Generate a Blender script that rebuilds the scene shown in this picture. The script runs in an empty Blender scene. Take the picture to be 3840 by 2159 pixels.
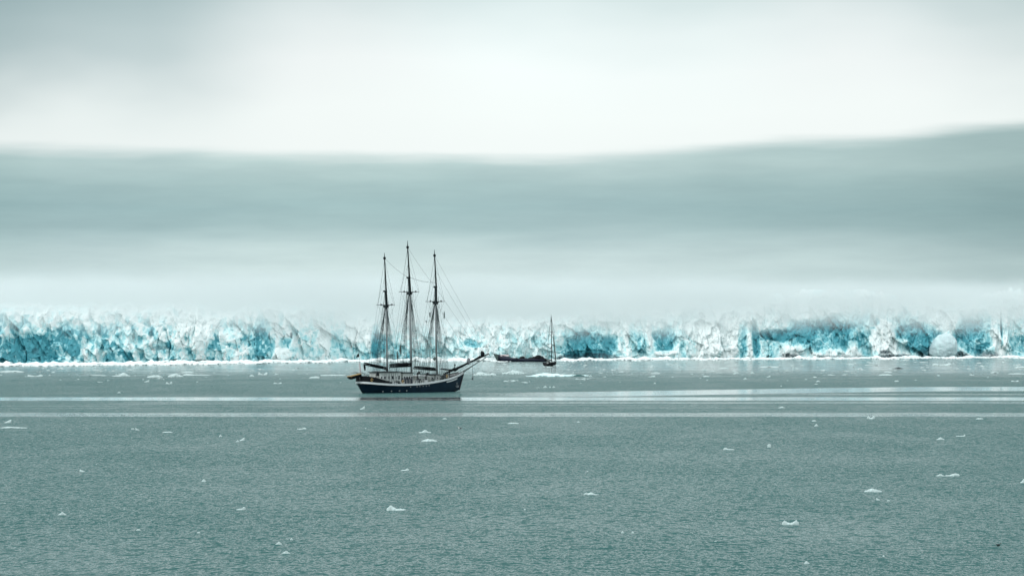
import bpy, math, random
import numpy as np
from mathutils import Vector, Matrix

random.seed(7)
scene = bpy.context.scene
COL = scene.collection
R = math.radians

# ------------------------------------------------------------------ camera numbers
F = 14400.0        # focal length in photo pixels (135 mm on a 36 mm sensor, photo 3840 wide)
HC = 14.2          # camera height above the water, metres
YH = 1236.0        # photo row of the true horizon
FH = F * HC


def dist_at(py):
    """distance of a point on the water seen at photo row py"""
    return FH / (py - YH)


def world(px, d, z=0.0):
    return Vector(((px - 1920.0) / F * d, d, z))


def height_at(py, d):
    return HC - (py - YH) / F * d


# ------------------------------------------------------------------ mesh helpers
class MB:
    def __init__(self):
        self.v, self.f, self.m = [], [], []

    def add(self, vs, fs, mi=0):
        o = len(self.v)
        self.v += [tuple(p) for p in vs]
        self.f += [tuple(i + o for i in q) for q in fs]
        self.m += [mi] * len(fs)

    def box(self, c, s, rot=None, mi=0, taper=1.0):
        x, y, z = s[0] / 2, s[1] / 2, s[2] / 2
        vs = [Vector(p) for p in ((-x, -y, -z), (x, -y, -z), (x, y, -z), (-x, y, -z),
                                  (-x * taper, -y * taper, z), (x * taper, -y * taper, z), (x * taper, y * taper, z), (-x * taper, y * taper, z))]
        if rot is not None:
            vs = [rot @ p for p in vs]
        c = Vector(c)
        self.add([p + c for p in vs], [(0, 3, 2, 1), (4, 5, 6, 7), (0, 1, 5, 4), (1, 2, 6, 5), (2, 3, 7, 6), (3, 0, 4, 7)], mi)

    def rings(self, rs, closed=True, caps=True, mi=0):
        n = len(rs[0])
        vs = [p for r in rs for p in r]
        fs = []
        for i in range(len(rs) - 1):
            for j in range(n if closed else n - 1):
                k = (j + 1) % n
                fs.append((i * n + j, i * n + k, (i + 1) * n + k, (i + 1) * n + j))
        if caps:
            fs.append(tuple(reversed(range(n))))
            fs.append(tuple((len(rs) - 1) * n + j for j in range(n)))
        self.add(vs, fs, mi)

    def tube(self, pts, rad, n=8, squash=1.0, mi=0):
        pts = [Vector(p) for p in pts]
        if not hasattr(rad, '__len__'):
            rad = [rad] * len(pts)
        rs = []
        for i, p in enumerate(pts):
            a = pts[max(0, i - 1)]
            b = pts[min(len(pts) - 1, i + 1)]
            t = (b - a).normalized()
            up = Vector((0, 0, 1)) if abs(t.z) < .9 else Vector((1, 0, 0))
            s = t.cross(up).normalized()
            q = s.cross(t).normalized()
            rs.append([p + (s * math.cos(2 * math.pi * k / n) + q * math.sin(2 * math.pi * k / n) * squash) * rad[i] for k in range(n)])
        self.rings(rs, mi=mi)

    def build(self, name, mats, parent=None, smooth=False):
        me = bpy.data.meshes.new(name)
        me.from_pydata(self.v, [], self.f)
        if not isinstance(mats, (list, tuple)):
            mats = [mats]
        for m in mats:
            me.materials.append(m)
        me.polygons.foreach_set('material_index', self.m)
        if smooth:
            me.polygons.foreach_set('use_smooth', [True] * len(self.f))
        me.update()
        o = bpy.data.objects.new(name, me)
        COL.objects.link(o)
        if parent:
            o.parent = parent
        return o


def tag(o, label=None, cat=None, group=None, kind=None):
    if label:
        o['label'] = label
    if cat:
        o['category'] = cat
    if group:
        o['group'] = group
    if kind:
        o['kind'] = kind
    return o


def empty(name, loc, rz=0.0):
    o = bpy.data.objects.new(name, None)
    COL.objects.link(o)
    o.location = loc
    o.rotation_euler = (0, 0, rz)
    o.empty_display_size = 1.0
    return o


# ------------------------------------------------------------------ node helpers
def nt_of(m):
    return m.node_tree.nodes, m.node_tree.links


def N(nodes, t, **kw):
    n = nodes.new(t)
    for k, v in kw.items():
        setattr(n, k, v)
    return n


def math_n(nt, op, a, b=None, c=None, clamp=False):
    n = nt.nodes.new('ShaderNodeMath')
    n.operation = op
    n.use_clamp = clamp
    for i, x in enumerate((a, b, c)):
        if x is None:
            continue
        if isinstance(x, (int, float)):
            n.inputs[i].default_value = x
        else:
            nt.links.new(x, n.inputs[i])
    return n.outputs[0]


def maprange(nt, v, a, b, c=0.0, d=1.0, smooth=True):
    n = nt.nodes.new('ShaderNodeMapRange')
    n.interpolation_type = 'SMOOTHSTEP' if smooth else 'LINEAR'
    nt.links.new(v, n.inputs[0])
    for i, x in enumerate((a, b, c, d)):
        if isinstance(x, (int, float)):
            n.inputs[i + 1].default_value = x
        else:
            nt.links.new(x, n.inputs[i + 1])
    return n.outputs[0]


def ramp(nt, fac, stops, interp='LINEAR'):
    n = nt.nodes.new('ShaderNodeValToRGB')
    cr = n.color_ramp
    cr.interpolation = interp
    while len(cr.elements) < len(stops):
        cr.elements.new(0.5)
    for e, (p, c) in zip(cr.elements, stops):
        e.position = p
        e.color = (c[0], c[1], c[2], 1) if hasattr(c, '__len__') else (c, c, c, 1)
    nt.links.new(fac, n.inputs[0])
    return n.outputs[0]


def mix(nt, fac, a, b, mode='MIX'):
    n = nt.nodes.new('ShaderNodeMix')
    n.data_type = 'RGBA'
    n.blend_type = mode
    for i, x in ((0, fac), (6, a), (7, b)):
        if isinstance(x, (int, float)):
            n.inputs[i].default_value = x
        elif isinstance(x, tuple):
            n.inputs[i].default_value = (x[0], x[1], x[2], 1)
        else:
            nt.links.new(x, n.inputs[i])
    return n.outputs[2]


def noise(nt, vec, scale, detail=4.0, rough=0.55, dist=0.0, dims='3D'):
    n = nt.nodes.new('ShaderNodeTexNoise')
    n.noise_dimensions = dims
    n.inputs['Scale'].default_value = scale
    n.inputs['Detail'].default_value = detail
    n.inputs['Roughness'].default_value = rough
    n.inputs['Distortion'].default_value = dist
    nt.links.new(vec, n.inputs['Vector'])
    return n.outputs['Fac']


def mapping(nt, vec, scale=(1, 1, 1), loc=(0, 0, 0)):
    n = nt.nodes.new('ShaderNodeMapping')
    n.inputs['Scale'].default_value = scale
    n.inputs['Location'].default_value = loc
    nt.links.new(vec, n.inputs['Vector'])
    return n.outputs[0]


def paint(name, col, rough=0.5, var=0.15, scale=2.0, bump=0.0, spec=0.5, metallic=0.0):
    """plain painted / wooden / rope surface: base colour broken up by weathering noise"""
    m = bpy.data.materials.new(name)
    m.use_nodes = True
    nt = m.node_tree
    b = nt.nodes['Principled BSDF']
    tc = nt.nodes.new('ShaderNodeTexCoord')
    f = noise(nt, tc.outputs['Object'], scale, 5, .6)
    d = tuple(c * (1 - var) for c in col)
    l = tuple(min(1, c * (1 + var)) for c in col)
    c = ramp(nt, f, [(.3, d), (.7, l)])
    nt.links.new(c, b.inputs['Base Color'])
    b.inputs['Roughness'].default_value = rough
    b.inputs['Specular IOR Level'].default_value = spec
    b.inputs['Metallic'].default_value = metallic
    if bump:
        bn = nt.nodes.new('ShaderNodeBump')
        bn.inputs['Strength'].default_value = bump
        bn.inputs['Distance'].default_value = .02
        nt.links.new(f, bn.inputs['Height'])
        nt.links.new(bn.outputs[0], b.inputs['Normal'])
    return m


M = {
    'navy': paint('navy_hull_paint', (.005, .017, .032), .5, .3, .6, 0, .12),
    'black': paint('black_paint', (.004, .006, .008), .6, .25, 1.0, 0, .15),
    'white': paint('white_paint', (.60, .63, .64), .45, .08, 1.0),
    'cream': paint('cream_house_paint', (.50, .54, .52), .5, .12, 1.2),
    'mast': paint('pale_varnished_spar', (.26, .29, .30), .5, .15, 1.5),
    'spar': paint('dark_spar_paint', (.008, .014, .016), .6, .25, 1.5, 0, .15),
    'canvas': paint('dark_sail_cover', (.007, .010, .012), .85, .4, 2.5, .5, .1),
    'greycanvas': paint('grey_sailcloth', (.20, .21, .23), .85, .2, 2.5, .5),
    'rope': paint('tarred_rope', (.06, .08, .085), .8, .2, 3),
    'deck': paint('teak_deck', (.20, .18, .15), .7, .2, 3),
    'glass': paint('dark_window_glass', (.01, .014, .017), .1, .1, 1),
    'tan': paint('tan_varnish', (.40, .26, .10), .4, .2, 3),
    'maroon': paint('dark_maroon_stem', (.012, .006, .012), .5, .2, 1),
    'steel': paint('galvanised_steel', (.22, .24, .25), .45, .15, 4, 0, .5, .4),
    'grey': paint('grey_green_paint', (.075, .105, .10), .6, .2, .5),
    'pink': paint('faded_pink_paint', (.62, .52, .53), .6, .1, .5),
    'blueblack': paint('navy_plate', (.008, .011, .030), .5, .3, .4),
    'feather_w': paint('white_feathers', (.75, .77, .77), .8, .08, 8),
    'feather_d': paint('black_feathers', (.012, .013, .015), .8, .2, 8),
    'beak': paint('yellow_beak', (.5, .35, .06), .5, .1, 8),
}

# ------------------------------------------------------------------ value noise in numpy
def vnoise(x, y, seed=0):
    xi, yi = np.floor(x).astype(np.int64), np.floor(y).astype(np.int64)
    xf, yf = x - xi, y - yi
    xf, yf = xf * xf * (3 - 2 * xf), yf * yf * (3 - 2 * yf)

    def h(a, b):
        return hsh(a, b, seed)
    return (h(xi, yi) * (1 - xf) + h(xi + 1, yi) * xf) * (1 - yf) + (h(xi, yi + 1) * (1 - xf) + h(xi + 1, yi + 1) * xf) * yf


def hsh(a, b, seed):
    n = (a * 374761393 + b * 668265263 + seed * 1274126177) & 0xffffffff
    n = ((n ^ (n >> 13)) * 1274126177) & 0xffffffff
    n = ((n ^ (n >> 16)) * 2246822519) & 0xffffffff
    return ((n ^ (n >> 15)) & 0xffffff) / float(0xffffff)


def fbm(x, y, seed=0, octs=4):
    s, a, t = 0, .5, 0
    for k in range(octs):
        s = s + a * vnoise(x * 2 ** k, y * 2 ** k, seed + 17 * k)
        t += a
        a *= .5
    return s / t


def cells(x, y, seed):
    """jittered cells: nearest and second distance, offsets to the cell centre, random numbers of the cell"""
    xi, yi = np.floor(x).astype(np.int64), np.floor(y).astype(np.int64)
    f1 = np.full(x.shape, 9.0)
    f2 = np.full(x.shape, 9.0)
    ox, oy = np.zeros(x.shape), np.zeros(x.shape)
    cx, cy = np.zeros(x.shape, np.int64), np.zeros(x.shape, np.int64)
    for i in (-1, 0, 1):
        for j in (-1, 0, 1):
            a, b = xi + i, yi + j
            px = a + hsh(a, b, seed)
            py = b + hsh(a, b, seed + 1)
            dx, dy = x - px, y - py
            d = np.sqrt(dx * dx + dy * dy)
            nearer = d < f1
            f2 = np.where(nearer, f1, np.minimum(f2, d))
            ox, oy = np.where(nearer, dx, ox), np.where(nearer, dy, oy)
            cx, cy = np.where(nearer, a, cx), np.where(nearer, b, cy)
            f1 = np.where(nearer, d, f1)
    return f1, f2, ox, oy, hsh(cx, cy, seed + 2), hsh(cx, cy, seed + 3), hsh(cx, cy, seed + 4), hsh(cx, cy, seed + 5)


# ------------------------------------------------------------------ world: overcast arctic sky in long flat banks
def build_world():
    w = bpy.data.worlds.new('World')
    scene.world = w
    w.use_nodes = True
    nt = w.node_tree
    nt.nodes.clear()
    out = nt.nodes.new('ShaderNodeOutputWorld')
    bg = nt.nodes.new('ShaderNodeBackground')
    nt.links.new(bg.outputs[0], out.inputs[0])
    tc = nt.nodes.new('ShaderNodeTexCoord')
    gen = tc.outputs['Generated']
    sep = nt.nodes.new('ShaderNodeSeparateXYZ')
    nt.links.new(gen, sep.inputs[0])
    az = math_n(nt, 'ARCTAN2', sep.outputs[0], sep.outputs[1])
    el = math_n(nt, 'ARCSINE', sep.outputs[2])
    comb = nt.nodes.new('ShaderNodeCombineXYZ')
    nt.links.new(az, comb.inputs[0])
    nt.links.new(el, comb.inputs[1])
    ae = comb.outputs[0]
    # slow warp of the bank edges and fine streaks
    n1 = noise(nt, mapping(nt, ae, (14, 70, 1)), 1.0, 2, .5)
    n2 = noise(nt, mapping(nt, ae, (25, 260, 1), (3, 7, 0)), 1.0, 3, .55)
    n3 = noise(nt, mapping(nt, ae, (16, 34, 1), (11, 2, 0)), 1.0, 3, .5)
    warp = math_n(nt, 'MULTIPLY', math_n(nt, 'SUBTRACT', n1, .5), .006)
    warp2 = math_n(nt, 'MULTIPLY', math_n(nt, 'SUBTRACT', n2, .5), .0035)
    e = math_n(nt, 'ADD', math_n(nt, 'ADD', el, warp), warp2)
    azn = maprange(nt, az, -.16, .16, 0, 1, smooth=False)
    # ---- lower zone: mist over the glacier, then the grey bank
    EN = 1 / .06
    low = ramp(nt, math_n(nt, 'MULTIPLY', e, EN), [
        (0.0, (.66, .79, .795)), (.155, (.655, .782, .787)), (.27, (.615, .745, .752)), (.345, (.55, .685, .695)), (.40, (.465, .61, .625)),
        (.45, (.385, .535, .553)), (.53, (.352, .507, .527)), (.63, (.395, .545, .556)), (.72, (.50, .64, .64))])
    lowmod = ramp(nt, azn, [(.05, (.84, .90, .90)), (.16, (.92, .96, .965)), (.35, (1.03, 1.05, 1.04)), (.55, (1.0, 1.02, 1.02)), (.72, (.90, .94, .94)), (.95, (.68, .75, .755))], 'EASE')
    low = mix(nt, 1.0, low, lowmod, 'MULTIPLY')
    mott = noise(nt, mapping(nt, ae, (30, 210, 1), (1, 9, 0)), 1.0, 5, .62)
    low = mix(nt, 1.0, low, ramp(nt, mott, [(.3, (.945, .95, .955)), (.7, (1.055, 1.05, 1.045))]), 'MULTIPLY')
    # ---- upper zone: the bright gap with darker cloud above
    EU = 1 / .1
    up = ramp(nt, math_n(nt, 'MULTIPLY', math_n(nt, 'ADD', el, math_n(nt, 'MULTIPLY', math_n(nt, 'SUBTRACT', n3, .5), .02)), EU), [
        (.42, (.91, .965, .952)), (.56, (.93, .985, .970)), (.68, (.91, .955, .95)), (.78, (.82, .885, .885)), (.86, (.70, .79, .795)), (.95, (.64, .74, .745))])
    upmod = ramp(nt, azn, [(.05, (.44, .54, .56)), (.2, (.62, .70, .715)), (.34, (.97, .98, .98)), (.5, (1.06, 1.09, 1.085)), (.64, (1.02, 1.05, 1.045)), (.78, (.98, .99, .99)), (.95, (.78, .83, .83))], 'EASE')
    grey = maprange(nt, math_n(nt, 'ADD', el, math_n(nt, 'MULTIPLY', math_n(nt, 'SUBTRACT', n3, .5), .022)), .05, .074, 0, 1)
    upm = mix(nt, math_n(nt, 'MULTIPLY', grey, 1.0), mix(nt, .18, (1, 1, 1), upmod), upmod)
    up = mix(nt, 1.0, up, upm, 'MULTIPLY')
    # ---- edge between them, tilted: it climbs to the right
    shift = ramp(nt, azn, [(.08, .28), (.22, .2), (.36, .02), (.5, 0.0), (.62, .14), (.75, .52), (.92, .93)], 'EASE')
    edge = math_n(nt, 'SUBTRACT', e, math_n(nt, 'MULTIPLY', shift, .0095))
    m_up = maprange(nt, edge, .0418, .0468, 0, 1)
    cl = mix(nt, m_up, low, up)
    # ---- the overcast above the frame, brighter towards the zenith
    dome = noise(nt, mapping(nt, gen, (3, 3, 5)), 1.0, 4, .55)
    domec = ramp(nt, dome, [(.25, (.70, .80, .82)), (.75, (1.0, 1.06, 1.07))])
    zen = math_n(nt, 'MULTIPLY', maprange(nt, el, .1, 1.2, .85, 1.8), 1.0)
    domec = mix(nt, 1.0, domec, zen, 'MULTIPLY')
    cl = mix(nt, maprange(nt, el, .088, .16, 0, 1), cl, domec)
    # clear-sky light behind the overcast
    sky = nt.nodes.new('ShaderNodeTexSky')
    sky.sky_type = 'NISHITA'
    sky.sun_disc = False
    sky.sun_elevation = SUN_EL
    sky.sun_rotation = SUN_ROT
    sk = mix(nt, 1.0, sky.outputs[0], (.1, .1, .1), 'MULTIPLY')
    cl = mix(nt, .95, sk, cl)
    nt.links.new(cl, bg.inputs[0])
    bg.inputs[1].default_value = 1.0
    try:
        w.cycles.sampling_method = 'MANUAL'
        w.cycles.sample_map_resolution = 1024
    except Exception:
        pass


SUN_EL, SUN_AZ = R(42), R(215)      # azimuth clockwise from +Y: behind the camera's left shoulder
SUN_ROT = SUN_AZ
build_world()
ld = bpy.data.lights.new('sun', 'SUN')
ld.energy = 1.5
ld.angle = R(14)
ld.color = (1.0, .97, .93)
sun = bpy.data.objects.new('sun', ld)
COL.objects.link(sun)
sd = Vector((math.sin(SUN_AZ) * math.cos(SUN_EL), math.cos(SUN_AZ) * math.cos(SUN_EL), math.sin(SUN_EL)))
sun.rotation_euler = sd.to_track_quat('Z', 'Y').to_euler()
sun.location = sd * 300

# ------------------------------------------------------------------ water
def water_material():
    m = bpy.data.materials.new('fjord_water')
    m.use_nodes = True
    nt = m.node_tree
    b = nt.nodes['Principled BSDF']
    geo = nt.nodes.new('ShaderNodeNewGeometry')
    pos = geo.outputs['Position']
    sep = nt.nodes.new('ShaderNodeSeparateXYZ')
    nt.links.new(pos, sep.inputs[0])
    X, Y = sep.outputs[0], sep.outputs[1]
    # calm slicks: long lanes of smooth water across the fjord
    wob = math_n(nt, 'MULTIPLY', math_n(nt, 'SUBTRACT', noise(nt, mapping(nt, pos, (.02, .008, 1)), 1, 3, .5), .5), 8.0)
    yy = math_n(nt, 'ADD', Y, wob)

    def lane(y0, y1, soft, src=yy):
        a = maprange(nt, src, y0 - soft, y0 + soft)
        c = maprange(nt, src, y1 - soft, y1 + soft)
        return math_n(nt, 'SUBTRACT', a, c)
    l1 = math_n(nt, 'MULTIPLY', lane(770, 810, 3), 1.0)
    l2 = math_n(nt, 'MULTIPLY', lane(628, 658, 4), .72)
    # a third, slanting lane that widens to the right
    skew = math_n(nt, 'SUBTRACT', yy, math_n(nt, 'MULTIPLY', maprange(nt, X, -20, 120, 0, 1), 92.0))
    l3 = math_n(nt, 'MULTIPLY', lane(800, 866, 5, skew), maprange(nt, X, -25, 25))
    st = noise(nt, mapping(nt, pos, (.012, .10, 1), (5, 1, 0)), 1, 3, .6)
    l4 = math_n(nt, 'MULTIPLY', math_n(nt, 'MULTIPLY', lane(690, 770, 20), maprange(nt, st, .5, .62)), .4)
    l5 = math_n(nt, 'MULTIPLY', math_n(nt, 'MULTIPLY', lane(742, 756, 3), maprange(nt, X, -40, 10)), .7)
    l6 = math_n(nt, 'MULTIPLY', math_n(nt, 'MULTIPLY', lane(838, 856, 4), maprange(nt, X, 10, 60)), .6)
    l4 = math_n(nt, 'MAXIMUM', l4, math_n(nt, 'MAXIMUM', l5, l6))
    slick = math_n(nt, 'MAXIMUM', math_n(nt, 'MAXIMUM', l1, l2), math_n(nt, 'MAXIMUM', l3, l4))
    brk = noise(nt, mapping(nt, pos, (.05, .25, 1), (9, 4, 0)), 1, 3, .6)
    slick = math_n(nt, 'MULTIPLY', slick, maprange(nt, brk, .2, .5, .55, 1.0))
    # sheltered water near the ice front
    far = maprange(nt, math_n(nt, 'ADD', yy, math_n(nt, 'MULTIPLY', math_n(nt, 'SUBTRACT', st, .5), 400)), 1020, 1420)
    calm = math_n(nt, 'MAXIMUM', slick, math_n(nt, 'MULTIPLY', far, .8), clamp=True)
    # wind ripples: slopes taken straight from the wave height field
    amp = math_n(nt, 'SUBTRACT', 1.0, math_n(nt, 'MULTIPLY', calm, .985))

    def height(dx, dy):
        p = mapping(nt, pos, (1, 1, 1), (dx, dy, 0))
        a = noise(nt, mapping(nt, p, (1.7, .42, 1)), 1, 2, .55, 0)
        c = noise(nt, mapping(nt, p, (.55, .14, 1), (3, 3, 0)), 1, 2, .5, 0)
        return math_n(nt, 'ADD', math_n(nt, 'MULTIPLY', a, 1.0), math_n(nt, 'MULTIPLY', c, 2.6))
    E = .06
    h0, hx, hy = height(0, 0), height(E, 0), height(0, E)
    r3 = noise(nt, mapping(nt, pos, (.05, .02, 1), (3, 3, 0)), 1, 3, .55, .2)
    gain = math_n(nt, 'MULTIPLY', math_n(nt, 'MULTIPLY', amp, maprange(nt, r3, .3, .7, .62, 1.3)), -WAVE / E)
    sx = math_n(nt, 'MULTIPLY', math_n(nt, 'SUBTRACT', hx, h0), gain)
    sy = math_n(nt, 'MULTIPLY', math_n(nt, 'SUBTRACT', hy, h0), gain)
    cn = nt.nodes.new('ShaderNodeCombineXYZ')
    nt.links.new(sx, cn.inputs[0])
    nt.links.new(sy, cn.inputs[1])
    cn.inputs[2].default_value = 1.0
    vn = nt.nodes.new('ShaderNodeVectorMath')
    vn.operation = 'NORMALIZE'
    nt.links.new(cn.outputs[0], vn.inputs[0])
    nrm = vn.outputs[0]
    rough = math_n(nt, 'SUBTRACT', .16, math_n(nt, 'MULTIPLY', calm, .11))
    # silty water body under a surface whose mean reflectance is held down by the waves hiding each other
    fr = nt.nodes.new('ShaderNodeFresnel')
    fr.inputs['IOR'].default_value = 1.333
    nt.links.new(nrm, fr.inputs['Normal'])
    top = math_n(nt, 'ADD', .46, math_n(nt, 'MULTIPLY', calm, .51))
    fac = maprange(nt, fr.outputs[0], .12, .8, .0, top, smooth=False)
    silt = ramp(nt, noise(nt, mapping(nt, pos, (.01, .004, 1)), 1, 4, .6), [(.3, WCOL_A), (.7, WCOL_B)])
    df = nt.nodes.new('ShaderNodeBsdfDiffuse')
    nt.links.new(silt, df.inputs['Color'])
    gl = nt.nodes.new('ShaderNodeBsdfGlossy')
    gl.inputs['Color'].default_value = (1, 1, 1, 1)
    nt.links.new(rough, gl.inputs['Roughness'])
    nt.links.new(nrm, gl.inputs['Normal'])
    mx = nt.nodes.new('ShaderNodeMixShader')
    nt.links.new(fac, mx.inputs[0])
    nt.links.new(df.outputs[0], mx.inputs[1])
    nt.links.new(gl.outputs[0], mx.inputs[2])
    outn = [n for n in nt.nodes if n.type == 'OUTPUT_MATERIAL'][0]
    nt.links.new(mx.outputs[0], outn.inputs['Surface'])
    nt.nodes.remove(b)
    return m


WAVE = 1.5
WCOL_A, WCOL_B = (.034, .098, .096), (.042, .108, .105)
wm = MB()
NX, NY = 40, 60
ys = np.concatenate([[-3000, -200, 60], np.geomspace(150, 14000, NY - 3)])
xs = np.linspace(-1, 1, NX)
vs, fs = [], []
for j, y in enumerate(ys):
    hw = 2500 + max(0, y) * 1.0
    for x in xs:
        vs.append((x * hw, y, 0))
for j in range(NY - 1):
    for i in range(NX - 1):
        fs.append((j * NX + i, j * NX + i + 1, (j + 1) * NX + i + 1, (j + 1) * NX + i))
wm.add(vs, fs)
water = wm.build('water', water_material())
tag(water, 'grey-green rippled fjord water with pale calm lanes', None, None, 'structure')

# ------------------------------------------------------------------ ice material
def ice_material(name, attrs=True, snow=(.80, .87, .875), blue_bias=0.0, bump=.5, scale=1.0, gloss=.45):
    m = bpy.data.materials.new(name)
    m.use_nodes = True
    nt = m.node_tree
    b = nt.nodes['Principled BSDF']
    tc = nt.nodes.new('ShaderNodeTexCoord')
    ob = tc.outputs['Object']
    fine = noise(nt, mapping(nt, ob, (.8 * scale, .8 * scale, .5 * scale)), 1, 7, .74, .5)
    streak = noise(nt, mapping(nt, ob, (1.3 * scale, .5 * scale, .16 * scale), (4, 0, 0)), 1, 4, .6, .4)
    t = math_n(nt, 'ADD', math_n(nt, 'MULTIPLY', math_n(nt, 'SUBTRACT', fine, .5), .85), math_n(nt, 'MULTIPLY', math_n(nt, 'SUBTRACT', streak, .5), .8))
    if attrs:
        at = nt.nodes.new('ShaderNodeAttribute')
        at.attribute_name = 'blue'
        f = math_n(nt, 'ADD', at.outputs['Fac'], t, clamp=True)
        dt = nt.nodes.new('ShaderNodeAttribute')
        dt.attribute_name = 'dirt'
    else:
        f = math_n(nt, 'ADD', t, blue_bias, clamp=True)
    c = ramp(nt, f, [(.0, snow), (.22, (.70, .88, .895)), (.5, (.48, .77, .80)), (.78, (.23, .555, .62)), (1.0, (.07, .33, .40))])
    if attrs:
        dd = math_n(nt, 'MULTIPLY', dt.outputs['Fac'], maprange(nt, fine, .35, .6, .5, 1.0), clamp=True)
        c = mix(nt, dd, c, (.010, .045, .065))
    nt.links.new(c, b.inputs['Base Color'])
    b.inputs['Roughness'].default_value = gloss
    b.inputs['Specular IOR Level'].default_value = .3
    bn = nt.nodes.new('ShaderNodeBump')
    bn.inputs['Strength'].default_value = bump
    bn.inputs['Distance'].default_value = .5
    nt.links.new(fine, bn.inputs['Height'])
    nt.links.new(bn.outputs[0], b.inputs['Normal'])
    return m


ICE = ice_material('glacier_ice', True, (.86, .92, .92), 0, .22)
FLOE = ice_material('floe_ice', False, (.44, .54, .54), -.05, .4, 3.0)
FLOE_T = ice_material('teal_floe_ice', False, (.50, .70, .70), .12, .4, 2.0)
BRASH = ice_material('brash_ice_white', False, (.82, .88, .88), -.12, .3, 1.0)
DARKICE = paint('dirty_dark_ice', (.03, .05, .055), .5, .5, 3)
PALEICE = ice_material('pale_boulder_ice', False, (.56, .68, .71), .0, .6, .5)

# ------------------------------------------------------------------ glacier
GX = [-400, 0, 960, 1340, 1900, 2500, 3840, 4240]
GY = [1369, 1366, 1358, 1353, 1350, 1346, 1338, 1336]
TX = [-400, 0, 120, 300, 430, 500, 620, 760, 900, 1030, 1060, 1150, 1300, 1400, 1500, 1600, 1800, 2000, 2100, 2200, 2350, 2500, 2700, 2850, 3000, 3150, 3300, 3420, 3600, 3750, 3840, 4240]
TY = [1182, 1184, 1189, 1190, 1178, 1172, 1183, 1182, 1182, 1163, 1174, 1183, 1196, 1208, 1222, 1230, 1238, 1224, 1212, 1188, 1198, 1190, 1188, 1160, 1152, 1124, 1130, 1146, 1166, 1142, 1142, 1146]

# where the photograph's ice is blue (+) or snow white (-): x, y, half width, half height, weight
SPOTS = [
    (70, 1310, 120, 55, .75), (250, 1290, 75, 60, .45), (170, 1260, 60, 30, .25), (400, 1265, 60, 40, .4), (520, 1245, 60, 40, .35), (480, 1340, 90, 18, .45),
    (610, 1320, 55, 25, .2), (720, 1240, 70, 60, -.5), (800, 1265, 16, 40, .35), (830, 1320, 60, 40, .3), (868, 1265, 34, 30, -.5), (945, 1280, 20, 60, .5), (985, 1290, 30, 80, .5),
    (1050, 1200, 10, 30, .55), (1060, 1330, 30, 18, -.5), (1072, 1285, 18, 26, .45), (1160, 1290, 60, 40, .1), (1215, 1270, 22, 60, -.4), (1265, 1310, 40, 40, .2), (1340, 1250, 45, 40, -.4),
    (1405, 1290, 14, 70, .75), (1432, 1310, 26, 45, .55), (1375, 1345, 22, 22, .4), (1500, 1320, 40, 40, .3), (1600, 1330, 80, 26, .2), (1770, 1288, 34, 14, .5), (1850, 1310, 80, 40, -.1),
    (1950, 1240, 80, 30, .05), (2010, 1280, 24, 20, .25), (2150, 1300, 60, 55, .45), (2225, 1290, 80, 50, .5), (2290, 1285, 26, 40, .5), (2230, 1332, 100, 14, .5), (2385, 1280, 22, 50, .35), (2410, 1290, 16, 40, .35),
    (2350, 1260, 8, 45, -.5), (2435, 1250, 10, 40, -.4), (2500, 1275, 46, 38, .65), (2500, 1322, 40, 8, -.5), (2562, 1315, 12, 30, .35), (2650, 1270, 70, 80, -.35), (2740, 1320, 30, 20, -.3), (2740, 1250, 30, 50, -.25),
    (2785, 1280, 16, 60, .45), (2840, 1290, 14, 70, .7), (2815, 1300, 12, 40, -.35), (2905, 1262, 60, 22, .8), (2900, 1310, 40, 30, .25), (2960, 1320, 50, 24, -.3), (3000, 1250, 60, 40, .55), (3110, 1255, 110, 55, .6), (3160, 1205, 90, 40, .35),
    (3205, 1310, 26, 34, -.35), (3240, 1290, 26, 46, .4), (3100, 1330, 60, 16, -.2), (3310, 1270, 40, 70, -.4), (3296, 1208, 8, 16, .7), (3450, 1265, 70, 55, .75), (3400, 1210, 30, 34, .4), (3404, 1160, 6, 24, .5),
    (3640, 1260, 58, 60, .75), (3690, 1310, 40, 24, .5), (3690, 1200, 30, 26, .35), (3560, 1200, 50, 30, -.3), (3730, 1290, 40, 50, -.3), (3761, 1245, 4, 55, .6), (3815, 1300, 40, 34, .35), (3900, 1290, 60, 40, .3),
]
DIRT = [(2130, 1338, 40, 6, .8), (2240, 1336, 80, 8, 1), (2300, 1344, 60, 5, 1), (2960, 1334, 40, 6, .8), (3130, 1338, 60, 5, .6), (3320, 1320, 18, 4, .9), (3340, 1337, 60, 6, .9), (3480, 1330, 30, 12, .8), (3590, 1332, 30, 10, 1),
        (3690, 1335, 50, 12, .8), (1860, 1345, 60, 5, .5), (600, 1302, 28, 5, .5), (630, 1318, 10, 14, .3), (125, 1314, 12, 8, .6), (1008, 1254, 3, 10, .9), (1092, 1256, 5, 7, .9), (565, 1258, 6, 12, .6), (500, 1262, 5, 9, .6), (1335, 1300, 4, 12, .5), (2210, 1345, 130, 4, .9)]


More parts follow.
